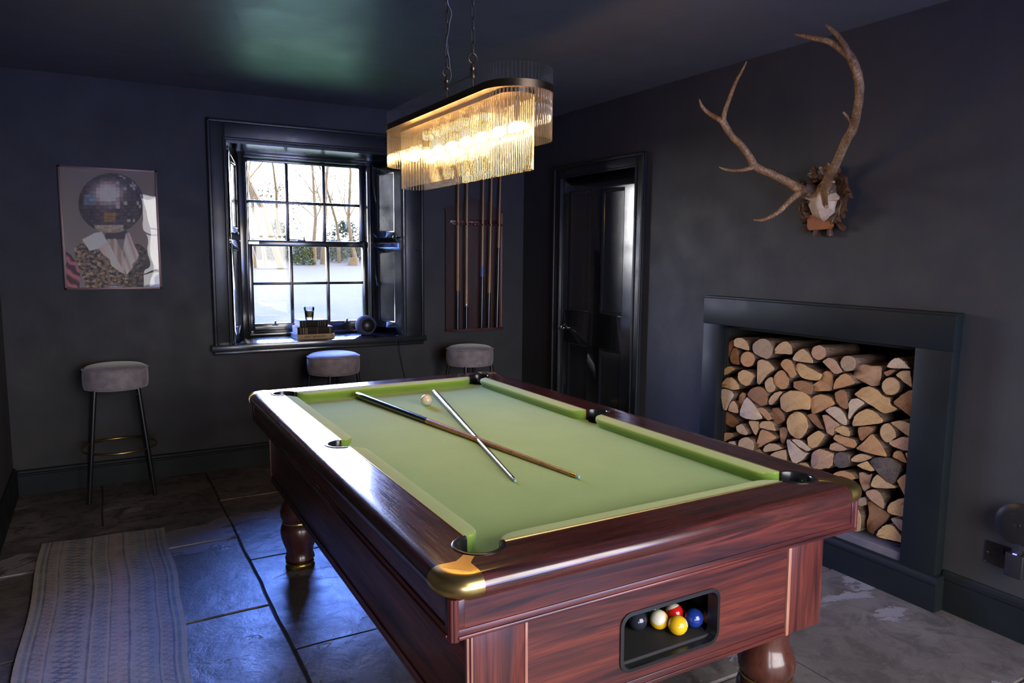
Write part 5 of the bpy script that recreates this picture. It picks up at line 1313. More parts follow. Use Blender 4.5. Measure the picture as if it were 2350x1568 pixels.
# ================================================================== FIREWOOD
# kind (r round, h half-round, w wedge, s split) + tone, front plane x, outline as y,z pairs in metres
LG = json.loads("""[["ht",-0.019,[-2.277,0.996,-2.293,1.011,-2.32,1.017,-2.351,1.013,-2.376,0.992,-2.386,0.972,-2.386,0.954,-2.359,0.956,-2.28,0.966]],
["sb",0.009,[-2.201,0.891,-2.201,0.94,-2.22,0.982,-2.248,1.001,-2.252,0.964,-2.24,0.92,-2.218,0.89]],
["sb",0.001,[-2.237,0.905,-2.258,0.956,-2.286,0.954,-2.299,0.928,-2.311,0.866,-2.264,0.864,-2.243,0.878]],
["rg",-0.02,[-2.405,0.977,-2.417,0.999,-2.449,1.023,-2.481,1.029,-2.51,1.024,-2.533,1.006,-2.543,0.976,-2.539,0.953,-2.516,0.924,-2.484,0.926,-2.417,0.946]],
["ht",-0.012,[-2.543,0.956,-2.547,0.982,-2.568,1.007,-2.598,1.026,-2.625,1.027,-2.646,1.013,-2.656,0.989,-2.656,0.964,-2.591,0.962]],
["ro",-0.012,[-2.424,0.913,-2.419,0.891,-2.402,0.873,-2.377,0.864,-2.352,0.866,-2.332,0.879,-2.324,0.9,-2.329,0.923,-2.347,0.941,-2.372,0.949,-2.397,0.947,-2.416,0.933]],
["ht",-0.027,[-2.671,0.953,-2.684,0.977,-2.715,1.002,-2.734,1.006,-2.761,0.986,-2.784,0.962,-2.793,0.94,-2.725,0.938,-2.673,0.942]],
["sy",-0.001,[-2.196,0.797,-2.201,0.826,-2.23,0.849,-2.254,0.852,-2.285,0.838,-2.256,0.822,-2.225,0.802,-2.203,0.792]],
["ry",-0.029,[-2.325,0.812,-2.333,0.835,-2.363,0.85,-2.397,0.85,-2.432,0.837,-2.436,0.823,-2.42,0.791,-2.402,0.765,-2.356,0.769,-2.332,0.789]],
["wt",-0.021,[-2.448,0.909,-2.475,0.922,-2.518,0.916,-2.555,0.892,-2.563,0.879,-2.522,0.85,-2.496,0.82,-2.469,0.785,-2.452,0.79,-2.451,0.854]],
["ho",-0.029,[-2.602,0.916,-2.615,0.935,-2.641,0.945,-2.665,0.941,-2.679,0.921,-2.691,0.892,-2.701,0.871,-2.687,0.854,-2.67,0.853,-2.645,0.877,-2.606,0.903]],
["hy",-0.021,[-2.679,0.909,-2.7,0.932,-2.74,0.926,-2.785,0.911,-2.821,0.9,-2.843,0.893,-2.827,0.862,-2.764,0.856,-2.726,0.861,-2.701,0.882]],
["hy",-0.017,[-2.199,0.724,-2.198,0.743,-2.233,0.785,-2.273,0.796,-2.309,0.782,-2.33,0.755,-2.333,0.737,-2.285,0.725,-2.216,0.732]],
["rt",-0.024,[-2.504,0.792,-2.51,0.814,-2.54,0.839,-2.556,0.835,-2.556,0.812,-2.573,0.795,-2.573,0.772,-2.546,0.754,-2.52,0.76]],
["ro",-0.016,[-2.552,0.825,-2.56,0.855,-2.593,0.883,-2.618,0.878,-2.643,0.853,-2.65,0.826,-2.637,0.793,-2.614,0.781,-2.582,0.787,-2.56,0.807]],
["wb",-0.018,[-2.676,0.836,-2.724,0.847,-2.769,0.845,-2.796,0.817,-2.78,0.782,-2.741,0.791,-2.678,0.803]],
["so",-0.005,[-2.753,0.818,-2.809,0.854,-2.844,0.914,-2.883,0.907,-2.894,0.859,-2.884,0.822,-2.822,0.808,-2.772,0.803]],
["ww",-0.019,[-2.196,0.716,-2.238,0.726,-2.279,0.721,-2.3,0.701,-2.269,0.657,-2.251,0.607,-2.225,0.604,-2.214,0.641]],
["wb",-0.025,[-2.39,0.716,-2.418,0.757,-2.465,0.778,-2.502,0.773,-2.525,0.748,-2.532,0.72,-2.525,0.693,-2.497,0.675,-2.448,0.691]],
["ht",-0.022,[-2.535,0.715,-2.545,0.734,-2.571,0.762,-2.602,0.775,-2.621,0.773,-2.597,0.743,-2.574,0.713,-2.551,0.692,-2.537,0.695]],
["hy",-0.024,[-2.604,0.739,-2.622,0.765,-2.664,0.789,-2.707,0.793,-2.746,0.794,-2.789,0.774,-2.79,0.712,-2.739,0.707,-2.687,0.692,-2.648,0.673,-2.613,0.686]],
["wo",-0.016,[-2.781,0.769,-2.806,0.788,-2.841,0.8,-2.889,0.794,-2.919,0.766,-2.868,0.731,-2.799,0.692,-2.789,0.699]],
["so",0.004,[-2.308,0.641,-2.314,0.7,-2.337,0.722,-2.36,0.72,-2.363,0.703,-2.333,0.649,-2.319,0.618]],
["ww",-0.027,[-2.351,0.628,-2.375,0.686,-2.393,0.709,-2.42,0.695,-2.459,0.666,-2.51,0.614,-2.449,0.594,-2.389,0.589,-2.351,0.597]],
["wy",-0.019,[-2.258,0.606,-2.268,0.642,-2.283,0.664,-2.302,0.67,-2.327,0.647,-2.338,0.607,-2.298,0.604]],
["sb",0.011,[-2.204,0.586,-2.222,0.594,-2.267,0.58,-2.317,0.546,-2.295,0.529,-2.287,0.515,-2.263,0.51,-2.222,0.523]],
["wt",-0.024,[-2.327,0.537,-2.368,0.558,-2.389,0.538,-2.413,0.513,-2.399,0.5,-2.356,0.5,-2.332,0.513]],
["wo",-0.026,[-2.458,0.66,-2.498,0.67,-2.524,0.666,-2.547,0.645,-2.566,0.625,-2.542,0.609,-2.51,0.629]],
["sb",0.003,[-2.533,0.671,-2.576,0.684,-2.595,0.671,-2.617,0.65,-2.625,0.629,-2.596,0.602,-2.568,0.591,-2.549,0.613]],
["ry",-0.011,[-2.642,0.622,-2.652,0.655,-2.687,0.685,-2.72,0.691,-2.753,0.676,-2.77,0.643,-2.769,0.61,-2.75,0.575,-2.732,0.553,-2.696,0.551,-2.665,0.567,-2.649,0.592]],
["wy",-0.01,[-2.395,0.577,-2.435,0.587,-2.468,0.589,-2.473,0.563,-2.454,0.51,-2.439,0.52]],
["hy",-0.017,[-2.478,0.574,-2.488,0.591,-2.513,0.602,-2.555,0.608,-2.571,0.593,-2.588,0.562,-2.537,0.56,-2.486,0.558]],
["wo",-0.012,[-2.483,0.552,-2.534,0.553,-2.595,0.531,-2.568,0.511,-2.517,0.478,-2.482,0.452,-2.447,0.441,-2.465,0.478]],
["sp",0.012,[-2.581,0.575,-2.61,0.588,-2.627,0.585,-2.638,0.57,-2.627,0.541,-2.617,0.497,-2.596,0.505]],
["st",0.003,[-2.195,0.43,-2.2,0.453,-2.232,0.476,-2.269,0.484,-2.292,0.47,-2.263,0.448,-2.219,0.419]],
["rt",-0.028,[-2.353,0.454,-2.366,0.475,-2.399,0.492,-2.434,0.491,-2.457,0.475,-2.463,0.438,-2.423,0.413,-2.353,0.423]],
["ht",-0.017,[-2.51,0.442,-2.518,0.467,-2.542,0.488,-2.584,0.499,-2.612,0.495,-2.634,0.483,-2.587,0.459,-2.52,0.437]],
["st",0.006,[-2.437,0.424,-2.466,0.443,-2.489,0.425,-2.515,0.419,-2.469,0.398]],
["wt",-0.023,[-2.561,0.434,-2.592,0.458,-2.632,0.476,-2.659,0.483,-2.67,0.43,-2.62,0.394,-2.564,0.394]],
["ww",-0.025,[-2.658,0.539,-2.682,0.538,-2.72,0.519,-2.763,0.499,-2.792,0.5,-2.769,0.466,-2.732,0.432,-2.702,0.43,-2.676,0.472]],
["hw",-0.022,[-2.685,0.544,-2.718,0.553,-2.754,0.549,-2.787,0.532,-2.808,0.523,-2.786,0.505,-2.736,0.517]],
["wy",-0.021,[-2.778,0.577,-2.819,0.611,-2.843,0.623,-2.878,0.61,-2.853,0.569,-2.833,0.537,-2.806,0.525,-2.783,0.536]],
["sb",0.0,[-2.747,0.679,-2.784,0.694,-2.807,0.688,-2.861,0.625,-2.833,0.625,-2.787,0.648]],
["rp",-0.024,[-2.807,0.48,-2.811,0.509,-2.847,0.537,-2.878,0.536,-2.903,0.535,-2.935,0.529,-2.925,0.507,-2.93,0.481,-2.911,0.452,-2.883,0.45,-2.872,0.439,-2.835,0.432,-2.81,0.436]],
["wt",-0.021,[-2.27,0.434,-2.325,0.453,-2.331,0.417,-2.299,0.413]],
["rt",-0.013,[-2.725,0.428,-2.76,0.447,-2.786,0.444,-2.8,0.425,-2.757,0.4]],
["rp",-0.018,[-2.852,1.0,-2.848,0.982,-2.834,0.966,-2.814,0.959,-2.793,0.961,-2.776,0.973,-2.77,0.99,-2.774,1.01,-2.788,1.025,-2.809,1.032,-2.829,1.03,-2.845,1.018]],
["hp",-0.024,[-2.836,0.957,-2.866,0.979,-2.895,0.979,-2.917,0.962,-2.951,0.923,-2.912,0.904,-2.883,0.924]],
["rg",-0.024,[-3.014,0.971,-3.011,0.952,-2.997,0.936,-2.977,0.928,-2.957,0.931,-2.941,0.942,-2.934,0.96,-2.938,0.98,-2.952,0.996,-2.972,1.003,-2.992,1.001,-3.008,0.989]],
["sp",0.004,[-2.983,0.904,-2.986,0.935,-3.003,0.956,-3.031,0.97,-3.074,0.966,-3.121,0.972,-3.122,0.92,-3.117,0.881,-3.084,0.874,-3.037,0.886]],
["hw",-0.026,[-3.162,0.973,-3.169,0.993,-3.191,1.017,-3.212,1.023,-3.233,1.015,-3.256,0.993,-3.277,0.983,-3.215,0.976]],
["ho",-0.026,[-2.907,0.845,-2.915,0.877,-2.938,0.905,-2.964,0.92,-2.986,0.914,-3.022,0.88,-2.972,0.859,-2.909,0.833]],
["rt",-0.02,[-3.226,0.9,-3.222,0.879,-3.207,0.862,-3.187,0.853,-3.165,0.854,-3.148,0.867,-3.141,0.886,-3.145,0.908,-3.16,0.925,-3.181,0.934,-3.202,0.932,-3.219,0.919]],
["sb",-0.003,[-3.133,0.948,-3.162,0.961,-3.194,0.967,-3.176,0.949,-3.151,0.929]],
["wt",-0.02,[-3.201,0.947,-3.221,0.965,-3.264,0.976,-3.271,0.949,-3.282,0.9,-3.248,0.916,-3.215,0.938]],
["sp",0.002,[-3.254,0.968,-3.27,0.979,-3.289,0.955,-3.288,0.902,-3.278,0.904,-3.263,0.941]],
["wb",-0.016,[-2.906,0.814,-2.932,0.836,-2.963,0.84,-2.978,0.793,-2.983,0.759,-2.972,0.748,-2.935,0.761,-2.919,0.78]],
["hy",-0.015,[-3.006,0.828,-3.04,0.861,-3.079,0.877,-3.114,0.87,-3.154,0.841,-3.181,0.843,-3.186,0.81,-3.219,0.801,-3.197,0.781,-3.157,0.764,-3.103,0.789,-3.026,0.818]],
["wb",-0.016,[-3.193,0.823,-3.224,0.856,-3.255,0.883,-3.295,0.9,-3.3,0.836,-3.3,0.766,-3.249,0.792]],
["ww",-0.016,[-2.982,0.781,-2.998,0.804,-3.027,0.813,-3.067,0.798,-3.039,0.773,-3.009,0.734,-2.993,0.705,-2.986,0.71,-2.988,0.754]],
["hw",-0.023,[-2.865,0.725,-2.889,0.745,-2.918,0.755,-2.945,0.751,-2.969,0.732,-2.986,0.701,-2.985,0.676,-2.962,0.679]],
["hy",-0.017,[-3.008,0.694,-3.017,0.727,-3.043,0.754,-3.074,0.773,-3.107,0.772,-3.135,0.757,-3.16,0.739,-3.155,0.724,-3.106,0.707,-3.053,0.69,-3.012,0.679]],
["wp",-0.023,[-2.852,0.702,-2.877,0.707,-2.92,0.689,-2.954,0.673,-2.923,0.651,-2.924,0.63,-2.917,0.611,-2.886,0.621,-2.871,0.661]],
["hy",-0.019,[-2.916,0.641,-2.934,0.659,-2.965,0.673,-2.988,0.67,-3.001,0.652,-3.003,0.627,-2.962,0.629]],
["wo",-0.023,[-2.918,0.599,-2.931,0.625,-2.966,0.623,-3.007,0.623,-3.029,0.621,-3.047,0.603,-3.036,0.581,-2.992,0.581,-2.963,0.586]],
["wb",-0.021,[-3.043,0.682,-3.097,0.699,-3.119,0.69,-3.099,0.658,-3.068,0.623,-3.055,0.628,-3.045,0.656]],
["wo",-0.029,[-3.039,0.581,-3.075,0.62,-3.115,0.67,-3.14,0.655,-3.168,0.629,-3.194,0.591,-3.19,0.581,-3.151,0.579,-3.092,0.578]],
["rt",-0.025,[-3.151,0.688,-3.157,0.714,-3.176,0.729,-3.192,0.731,-3.213,0.714,-3.231,0.683,-3.214,0.665,-3.193,0.642,-3.175,0.648,-3.158,0.664]],
["wt",-0.011,[-3.186,0.733,-3.219,0.748,-3.254,0.752,-3.289,0.745,-3.295,0.729,-3.296,0.685,-3.258,0.695,-3.222,0.714]],
["wp",-0.025,[-3.195,0.652,-3.22,0.661,-3.248,0.683,-3.278,0.69,-3.305,0.684,-3.304,0.637,-3.268,0.627,-3.222,0.633,-3.201,0.639]],
["wo",-0.016,[-3.211,0.586,-3.218,0.607,-3.232,0.618,-3.256,0.618,-3.283,0.573,-3.251,0.576]],
["wo",-0.017,[-3.265,0.619,-3.29,0.62,-3.299,0.601,-3.296,0.573,-3.285,0.585]],
["hp",-0.016,[-2.896,0.545,-2.905,0.571,-2.925,0.584,-2.963,0.581,-2.994,0.566,-2.977,0.555,-2.919,0.541]],
["rd",-0.02,[-3.012,0.521,-3.007,0.5,-2.993,0.482,-2.971,0.471,-2.949,0.471,-2.932,0.481,-2.924,0.499,-2.929,0.52,-2.944,0.539,-2.966,0.549,-2.988,0.549,-3.005,0.539]],
["ht",-0.018,[-3.015,0.524,-3.036,0.548,-3.063,0.563,-3.091,0.566,-3.121,0.56,-3.093,0.538,-3.058,0.521,-3.019,0.516]],
["wy",-0.029,[-3.052,0.509,-3.073,0.523,-3.102,0.54,-3.114,0.533,-3.143,0.507,-3.124,0.498,-3.084,0.499]],
["wd",-0.029,[-3.112,0.54,-3.133,0.562,-3.164,0.573,-3.202,0.582,-3.264,0.564,-3.262,0.534,-3.244,0.497,-3.229,0.47,-3.208,0.47,-3.156,0.501]],
["ho",-0.026,[-2.931,0.432,-2.954,0.451,-2.991,0.466,-3.025,0.465,-3.052,0.448,-3.044,0.437,-2.983,0.416]],
["sp",-0.002,[-3.049,0.468,-3.067,0.476,-3.1,0.471,-3.118,0.484,-3.106,0.429,-3.105,0.41,-3.079,0.385,-3.056,0.433]],
["wt",-0.028,[-3.126,0.433,-3.138,0.475,-3.156,0.494,-3.192,0.475,-3.231,0.468,-3.252,0.458,-3.187,0.438,-3.148,0.429]],
["wo",-0.027,[-3.245,0.493,-3.268,0.517,-3.303,0.546,-3.312,0.456,-3.311,0.436,-3.298,0.418,-3.287,0.431,-3.262,0.468]],
["hp",-0.019,[-3.1,0.387,-3.104,0.401,-3.133,0.417,-3.154,0.42,-3.171,0.41,-3.189,0.383,-3.192,0.343,-3.165,0.35,-3.12,0.368]],
["sg",-0.001,[-3.015,0.332,-3.062,0.352,-3.092,0.366,-3.097,0.331,-3.073,0.314,-3.036,0.32]],
["ht",-0.011,[-3.025,0.299,-3.052,0.311,-3.074,0.288,-3.082,0.254,-3.082,0.212,-3.072,0.194,-3.036,0.188,-3.012,0.231,-3.014,0.285]],
["sb",0.009,[-3.095,0.349,-3.114,0.349,-3.147,0.337,-3.188,0.327,-3.21,0.313,-3.174,0.258,-3.142,0.219,-3.133,0.2,-3.102,0.205,-3.096,0.248,-3.108,0.285]],
["hy",-0.019,[-3.206,0.35,-3.215,0.378,-3.251,0.409,-3.295,0.425,-3.301,0.343,-3.269,0.335,-3.232,0.33,-3.209,0.336]],
["wg",-0.016,[-3.223,0.307,-3.232,0.317,-3.268,0.324,-3.296,0.314,-3.298,0.265,-3.267,0.274]],
["hy",-0.025,[-3.168,0.211,-3.172,0.235,-3.196,0.269,-3.22,0.285,-3.246,0.286,-3.273,0.265,-3.302,0.241,-3.291,0.224,-3.251,0.22,-3.205,0.213]]]""")

TN = dict(y='yellow-tan', o='orange-tan', b='brown', w='whitish', p='pinkish', g='greyish', t='pale tan', d='dark sooty')
KN = dict(r='round', h='half-round', w='wedge-shaped', s='rough split')
def chaikin(P, q, n=1):
    for _ in range(n):
        o = []
        for i in range(len(P)):
            a, b = P[i], P[(i+1) % len(P)]; o.append((a[0]+(b[0]-a[0])*q, a[1]+(b[1]-a[1])*q)); o.append((b[0]+(a[0]-b[0])*q, b[1]+(a[1]-b[1])*q))
        P = o
    return P
INFO = []
rl = random.Random(11)
def log(kt, x, P, show=True, L_=None):
    k, t = kt[0], kt[1]
    cy_, cz_ = sum(p[0] for p in P)/len(P), sum(p[1] for p in P)/len(P)
    P = chaikin(P, .25 if k == 'r' else .16, 2 if k in 'rh' else 1)
    P = [(cy_+(y-cy_)*.985+rl.uniform(-.0013, .0013), cz_+(z-cz_)*.985+rl.uniform(-.0013, .0013)) for y, z in P]
    L_ = L_ or rl.uniform(.22, .27); ty, tz = rl.uniform(-.0, .0), 0
    bm = bmesh.new(); rings = []
    for i, (f, s) in enumerate(((0, 1.0), (.02, 1.0), (.3, .985), (.65, .975), (1, .96))):
        rings.append([bm.verts.new((x+.003+f*L_+rl.uniform(-.001, .001)*(i > 0), cy_+(y-cy_)*s+ty*f+(rl.uniform(-.0015, .0015) if i else 0), cz_+(z-cz_)*s+tz*f+(rl.uniform(-.0015, .0015) if i else 0))) for y, z in P])
    for A, B in zip(rings, rings[1:]): ring_between(bm, A, B)
    bm.faces.new(rings[-1]); bmesh.ops.recalc_face_normals(bm, faces=bm.faces[:])
    org = V((x, cy_, cz_)); bm.transform(Matrix.Translation(-org))
    o = ob('firewood_log', bm, M['bark'], None, 40); o.location = org; o['category'] = 'firewood log'; o['group'] = 'split logs stacked in the fireplace'
    bm = bmesh.new(); A = [bm.verts.new((x+.0028, y, z)) for y, z in P]; B = [bm.verts.new((x, cy_+(y-cy_)*.975, cz_+(z-cz_)*.975)) for y, z in P]
    ring_between(bm, A, B)
    ctr = bm.verts.new((x+rl.uniform(-.002, .001), cy_, cz_))
    for i in range(len(B)): bm.faces.new((B[i], B[(i+1) % len(B)], ctr))
    bmesh.ops.recalc_face_normals(bm, faces=bm.faces[:]); bm.transform(Matrix.Translation(-org)); ce = ob('cut_end', bm, M['eg_'+t], o, 60)
    area = abs(sum(P[i][0]*P[(i+1) % len(P)][1]-P[(i+1) % len(P)][0]*P[i][1] for i in range(len(P))))/2
    INFO.append((o, k, t, cy_, cz_, area, show)); return o
for kt, x, fl in LG: log(kt, x, list(zip(fl[::2], fl[1::2])))
# lower left part of the stack, behind the pool table
def hidden(y, z):
    return min((y-i[3])**2+(z-i[4])**2 for i in INFO)
z = .240; row = 0
base_ = list(INFO)
while z < .62:
    y = -2.262-(.05 if row % 2 else 0)
    while y > -3.27:
        if min(((y-i[3])**2+(z-i[4])**2)**.5 - sqrt(i[5]/pi) for i in base_) > .050:
            r0_ = .048; n_ = 9; P = [(y+r0_*cos(2*pi*k/n_)*rl.uniform(.92, 1.06), z+r0_*sin(2*pi*k/n_)*rl.uniform(.92, 1.04)) for k in range(n_)]
            log('r'+rl.choice('ytop'), rl.uniform(-.02, .0), P, False)
        y -= .102
    z += .089; row += 1
# labels: tone, shape and place relative to landmarks anyone can pick out
def find(y, z): return min((i for i in INFO if i[6]), key=lambda i: (i[3]-y)**2+(i[4]-z)**2)
vis = [i for i in INFO if i[6]]
big = sorted(vis, key=lambda i: -i[5])
LMK = {}
def mark(i, full, short): LMK[id(i[0])] = (i, short); i[0]['label'] = full
def at(pred, txt, short):
    c = [i for i in vis if id(i[0]) not in LMK and pred(i)]
    if c: mark(max(c, key=lambda i: i[5]), txt, short)
at(lambda i: i[1] == 'r' and i[2] == 'y' and .6 < i[4] < .85, 'large round pale log with a cracked heart, in the middle of the firewood stack', 'the cracked round log')
at(lambda i: i[1] == 'w' and i[2] == 'd', 'big dark sooty log end with white flecks, right of centre in the firewood stack', 'the sooty log')
at(lambda i: i[1] == 'r' and i[2] == 'd', 'small dark grey round log end, just above the right corner of the pool table', 'the dark grey round log')
at(lambda i: i[1] == 'r' and i[2] == 'g' and i[4] > .9 and i[3] > -2.6, 'big greyish round log in the top row near the left of the fireplace', 'the big grey top-row log')
at(lambda i: i[1] == 'h' and i[2] == 'w' and i[4] > .85 and i[3] < -2.9, 'whitish half-round log with flat side down, top row at the right of the fireplace', 'the white top-right log')
at(lambda i: i[1] == 'h' and i[2] == 'y' and i[4] < .35, 'yellow-brown half-round log lying lowest at the right of the stack', 'the lowest right log')
at(lambda i: i[1] == 'w' and i[2] == 'w' and i[3] > -2.5 and i[4] < .85, 'large whitish wedge-shaped log with saw grooves near the left of the stack', 'the grooved white wedge')
at(lambda i: i[1] == 'r' and i[2] == 'p' and i[4] < .65, 'broad ragged pinkish round log right above the table rail', 'the ragged pinkish log')
def word(y, z, l):
    dy, dz = (l[3]-y), (z-l[4])   # image right is -y
    a = math.degrees(atan2(dz, dy)) % 360
    return ['to the right of', 'up and right of', 'above', 'up and left of', 'to the left of', 'down and left of', 'below', 'down and right of'][int(((a+22.5) % 360)//45)]
def size(a): return 'large ' if a > .0105 else ('small ' if a < .0045 else '')
used = {}
cand = {}
for i in INFO:
    if id(i[0]) in LMK: continue
    if not i[6]: i[0]['label'] = 'round log low in the firewood stack, hidden behind the pool table'; continue
    l = min((q[0] for q in LMK.values()), key=lambda q: (q[3]-i[3])**2+(q[4]-i[4])**2); s = LMK[id(l[0])][1]
    w_ = word(i[3], i[4], l); cand.setdefault((id(l[0]), w_, s), []).append((((i[3]-l[3])**2+(i[4]-l[4])**2)**.5, i))
ORD = ['nearest', 'second nearest', 'third nearest', 'fourth nearest', 'fifth nearest', 'sixth nearest', 'seventh nearest', 'eighth nearest', 'ninth nearest', 'tenth nearest', 'eleventh nearest', 'twelfth nearest']
for (lid, w_, s), lst in cand.items():
    lst.sort(key=lambda q: q[0])
    for n_, (d_, i) in enumerate(lst):
        extra = ('' if len(lst) == 1 else ', '+ORD[min(n_, 11)])
        i[0]['label'] = size(i[5])+TN[i[2]]+' '+KN[i[1]]+' log '+w_+' '+s+extra

# ================================================================== OUTSIDE THE WINDOW
def gz(x, y): return -.405+.07*max(y, 0)+.008*(x-1) if y < 26 else -.405+.07*26+.008*(x-1)
gm = MT('pale_winter_lawn', (.1, .1, .05, 1), .95, 0, .1); v_ = gm.co(); n_ = gm.noise(v_, .9, 6, .65, .5); n2_ = gm.noise(v_, 12, 5, .7)
c_ = gm.ramp(n_, [(.35, (.028, .022, .0044, 1)), (.5, (.038, .027, .0060, 1)), (.62, (.045, .031, .0072, 1))])
sy_ = gm.N('SeparateXYZ'); gm.L(gm.co(), sy_.inputs[0]); near = gm.vr(sy_.outputs['Y'], 0, 1, 9, 15)
c_ = gm.mix(near, c_, (.056, .040, .0105, 1)); c_ = gm.mix(gm.vr(sy_.outputs['Y'], 1, 0, 4.0, 8.5), c_, (.055, .115, .016, 1))
c_ = gm.mix(gm.vr(n2_, 0, .35, .5, .7), c_, (.016, .013, .003, 1)); gm.col(c_)
bm = bmesh.new(); nx, ny = 30, 40; G = []
for j in range(ny+1):
    y = .65+(60-.65)*(j/ny)**1.6; G.append([bm.verts.new((-30+70*i/nx, y, gz(-30+70*i/nx, y)+.03*mn.noise(V((i*.9, j*.9, 0))))) for i in range(nx+1)])
for j in range(ny):
    for i in range(nx): bm.faces.new((G[j][i], G[j][i+1], G[j+1][i+1], G[j+1][i]))
struct('ground', bm, gm.m, smooth=60)
bm = bmesh.new(); A = [bm.verts.new(p) for p in ((-30, YB-.35, -.25), (30, YB-.35, -.25), (30, -50, -.8), (-30, -50, -.8))]; bm.faces.new(A)
struct('ground_rear', bm, MT('rear_gravel', (.26, .25, .24, 1), .9).m)
# dry stone garden wall
wm = MT('dry_stone', (.12, .12, .13, 1), .9); br = wm.N('TexBrick'); br.inputs['Scale'].default_value = 3.2; br.inputs['Mortar Size'].default_value = .03; br.inputs['Color1'].default_value = (.065, .055, .035, 1); br.inputs['Color2'].default_value = (.035, .03, .02, 1); br.inputs['Mortar'].default_value = (.015, .015, .018, 1); br.offset = .37
wm.L(wm.co(rot=(pi/2, 0, 0)), br.inputs['Vector']); wm.col(br.outputs['Color']); wm.bump(br.outputs['Fac'], .6, .04)
bm = bmesh.new(); x = -14
rw = random.Random(5)
while x < 24:
    w_ = rw.uniform(.25, .5); box(bm, x, x+w_, 23.0, 23.5, gz(x, 23)-.2, gz(x, 23)+rw.uniform(.62, .78), .04, 1); x += w_
gwall = ob('garden_wall', bm, wm.m, None, 30); tag(gwall, 'grey dry stone garden wall at the far edge of the lawn', 'garden wall')
M['trunk'] = simple('pale_tree_bark', (.075, .052, .020, 1), (.05, .035, .014, 1), 6, .9, .8)
M['twig'] = simple('thin_twigs', (.13, .095, .04, 1), (.10, .07, .03, 1), 6, .9, .3)
M['leafy'] = simple('olive_leaves', (.065, .058, .009, 1), (.040, .042, .007, 1), 3, .8, .1)
M['leafd'] = simple('dark_green_leaves', (.030, .042, .010, 1), (.018, .026, .006, 1), 3, .8, .1)
def branch(bm, p, d, L_, r, lvl, R_, leaves, lb):
    n = 5; pts = [p]; rr = [r]; dd = d.copy()
    for k in range(n):
        dd = (dd+V((R_.uniform(-1, 1), R_.uniform(-1, 1), R_.uniform(-.4, .8)))*.16).normalized(); pts.append(pts[-1]+dd*L_/n); rr.append(r*(1-.62*(k+1)/n))
    tube(bm, pts, rr, 6 if lvl < 2 else 3, caps=False, mi=min(lvl, 1))
    if lvl >= 4: return
    for k in range(3 if lvl else 6):
        i = R_.randint(2 if lvl == 0 else 1, n); a = V((R_.uniform(-1, 1), R_.uniform(-1, 1), R_.uniform(-.1, .9))).normalized()
        branch(bm, pts[i], (dd*.55+a*.9).normalized(), L_*R_.uniform(.42, .66), rr[i]*.40, lvl+1, R_, leaves, lb)
    if leaves and lvl >= 2:
        for _ in range(leaves):
            c = pts[-1]+V((R_.gauss(0, .16), R_.gauss(0, .16), R_.gauss(0, .16))); q = [lb.verts.new(c+V((R_.uniform(-.045, .045), R_.uniform(-.03, .03), R_.uniform(-.045, .045)))) for _ in range(3)]; lb.faces.new(q)
def tree(x, y, h, r, lean, seed, leaves, label, lm='leafy'):
    R_ = random.Random(seed); t = empty('bare_tree', (x, y, gz(x, y)-.05), label, 'tree', 'trees beyond the lawn'); bm = bmesh.new(); lb = bmesh.new()
    branch(bm, V((x, y, gz(x, y)-.05)), V(lean).normalized(), h, r, 0, R_, leaves, lb)
    ob('trunk', bm, [M['trunk'], M['twig']], t, 60, True)
    if leaves: ob('foliage', lb, M[lm], t, None, True)
    else: lb.free()
tree(1.50, 19.5, 4.6, .095, (-.12, 0, 1), 1, 3, 'leaning pale trunk furthest left in the window view')
tree(1.86, 19.9, 4.8, .075, (-.22, 0, 1), 2, 3, 'second pale trunk in the leaning clump at the left of the window view')
tree(2.22, 19.2, 5.0, .115, (-.20, 0, 1), 3, 4, 'thick leaning trunk at the right of the clump in the left panes')
tree(2.62, 21.0, 4.2, .07, (.02, 0, 1), 4, 4, 'thin upright tree right of the leaning clump, left-hand panes')
tree(3.62, 20.5, 4.2, .085, (-.03, 0, 1), 5, 5, 'thin pale tree behind the middle panes, beside the round bush')
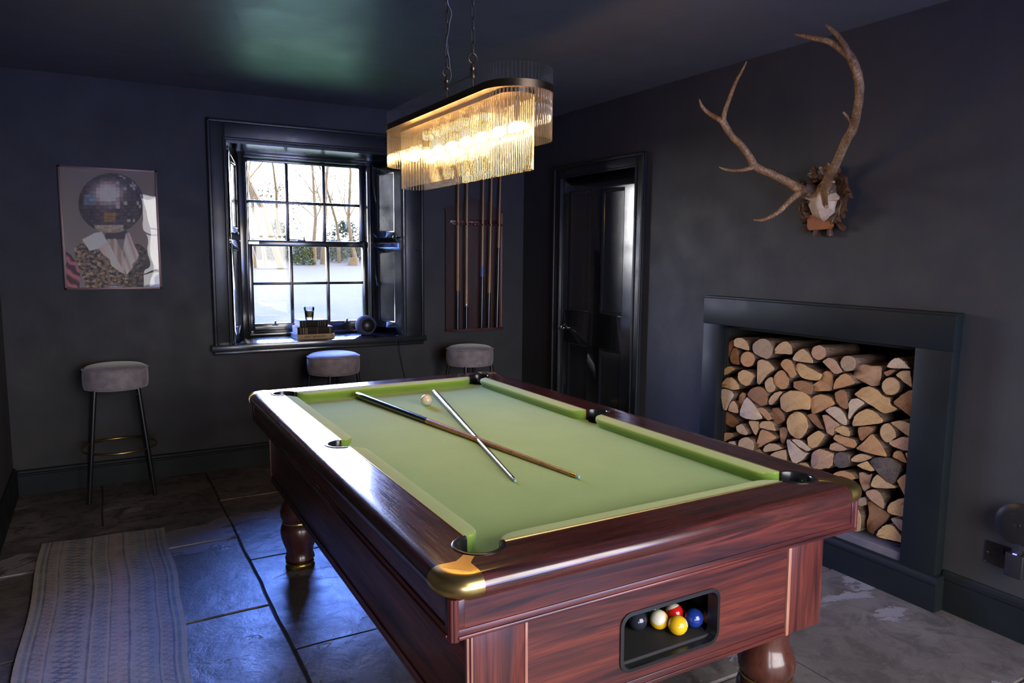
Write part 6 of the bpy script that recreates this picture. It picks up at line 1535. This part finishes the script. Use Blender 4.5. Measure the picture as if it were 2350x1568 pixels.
tree(3.98, 20.8, 4.4, .10, (.03, 0, 1), 6, 5, 'second thin pale tree in the middle panes, right of the round bush')
tree(4.75, 21.4, 3.8, .07, (.05, 0, 1), 7, 6, 'slender tree in the right-hand panes before the stone wall')
tree(5.35, 21.2, 4.2, .09, (-.08, 0, 1), 8, 6, 'slender tree nearest the right edge of the window view')
tree(6.9, 14.0, 5.5, .12, (-.35, -.1, 1), 9, 0, 'tree standing off to the right whose bare bough crosses the top right pane')
def bush(x, y, w_, h_, seed, lm, label, n=2600):
    R_ = random.Random(seed); bm = bmesh.new()
    for _ in range(n):
        a, b = R_.uniform(0, 2*pi), R_.uniform(0, pi/2); q = R_.uniform(.55, 1)**.5
        c = V((x+w_*cos(a)*sin(b+.1)*q, y+w_*.6*sin(a)*sin(b+.1)*q, gz(x, y)+h_*cos(b)*q+.03)); s = .05
        bm.faces.new([bm.verts.new(c+V((R_.uniform(-s, s), R_.uniform(-s, s), R_.uniform(-s, s)))) for _ in range(3)])
    o = ob('bush', bm, M[lm], None); tag(o, label, 'bush', 'bushes at the edge of the lawn')
bush(3.30, 20.6, .42, .75, 1, 'leafd', 'rounded dark bush at the lawn edge, seen through the middle panes')
bush(5.15, 21.8, .9, 1.5, 2, 'leafd', 'tall green shrub against the stone wall in the right-hand panes', 4200)
bush(2.75, 22.2, .45, 1.5, 3, 'leafd', 'narrow ivy-dark shrub behind the leaning trunks', 2600)
bush(3.1, 24.5, 1.3, 2.9, 4, 'leafy', 'yellow-olive shrub rising behind the stone wall, middle panes', 2600)
bush(1.9, 25.0, 1.6, 3.2, 5, 'leafy', 'sparse olive thicket behind the leaning trunks at the left', 2600)
bush(5.0, 25.0, 1.6, 2.6, 6, 'leafy', 'sparse brownish thicket above the wall at the right', 2400)
bm = bmesh.new(); tube(bm, [(4.98, 20.4, gz(5, 20.4)-.05), (4.98, 20.4, gz(5, 20.4)+.26)], [.21, .18], 14, jit=.06); stp = ob('tree_stump', bm, [M['trunk']], None, 40); tag(stp, 'short pale tree stump at the lawn edge in the right-hand panes', 'tree stump')
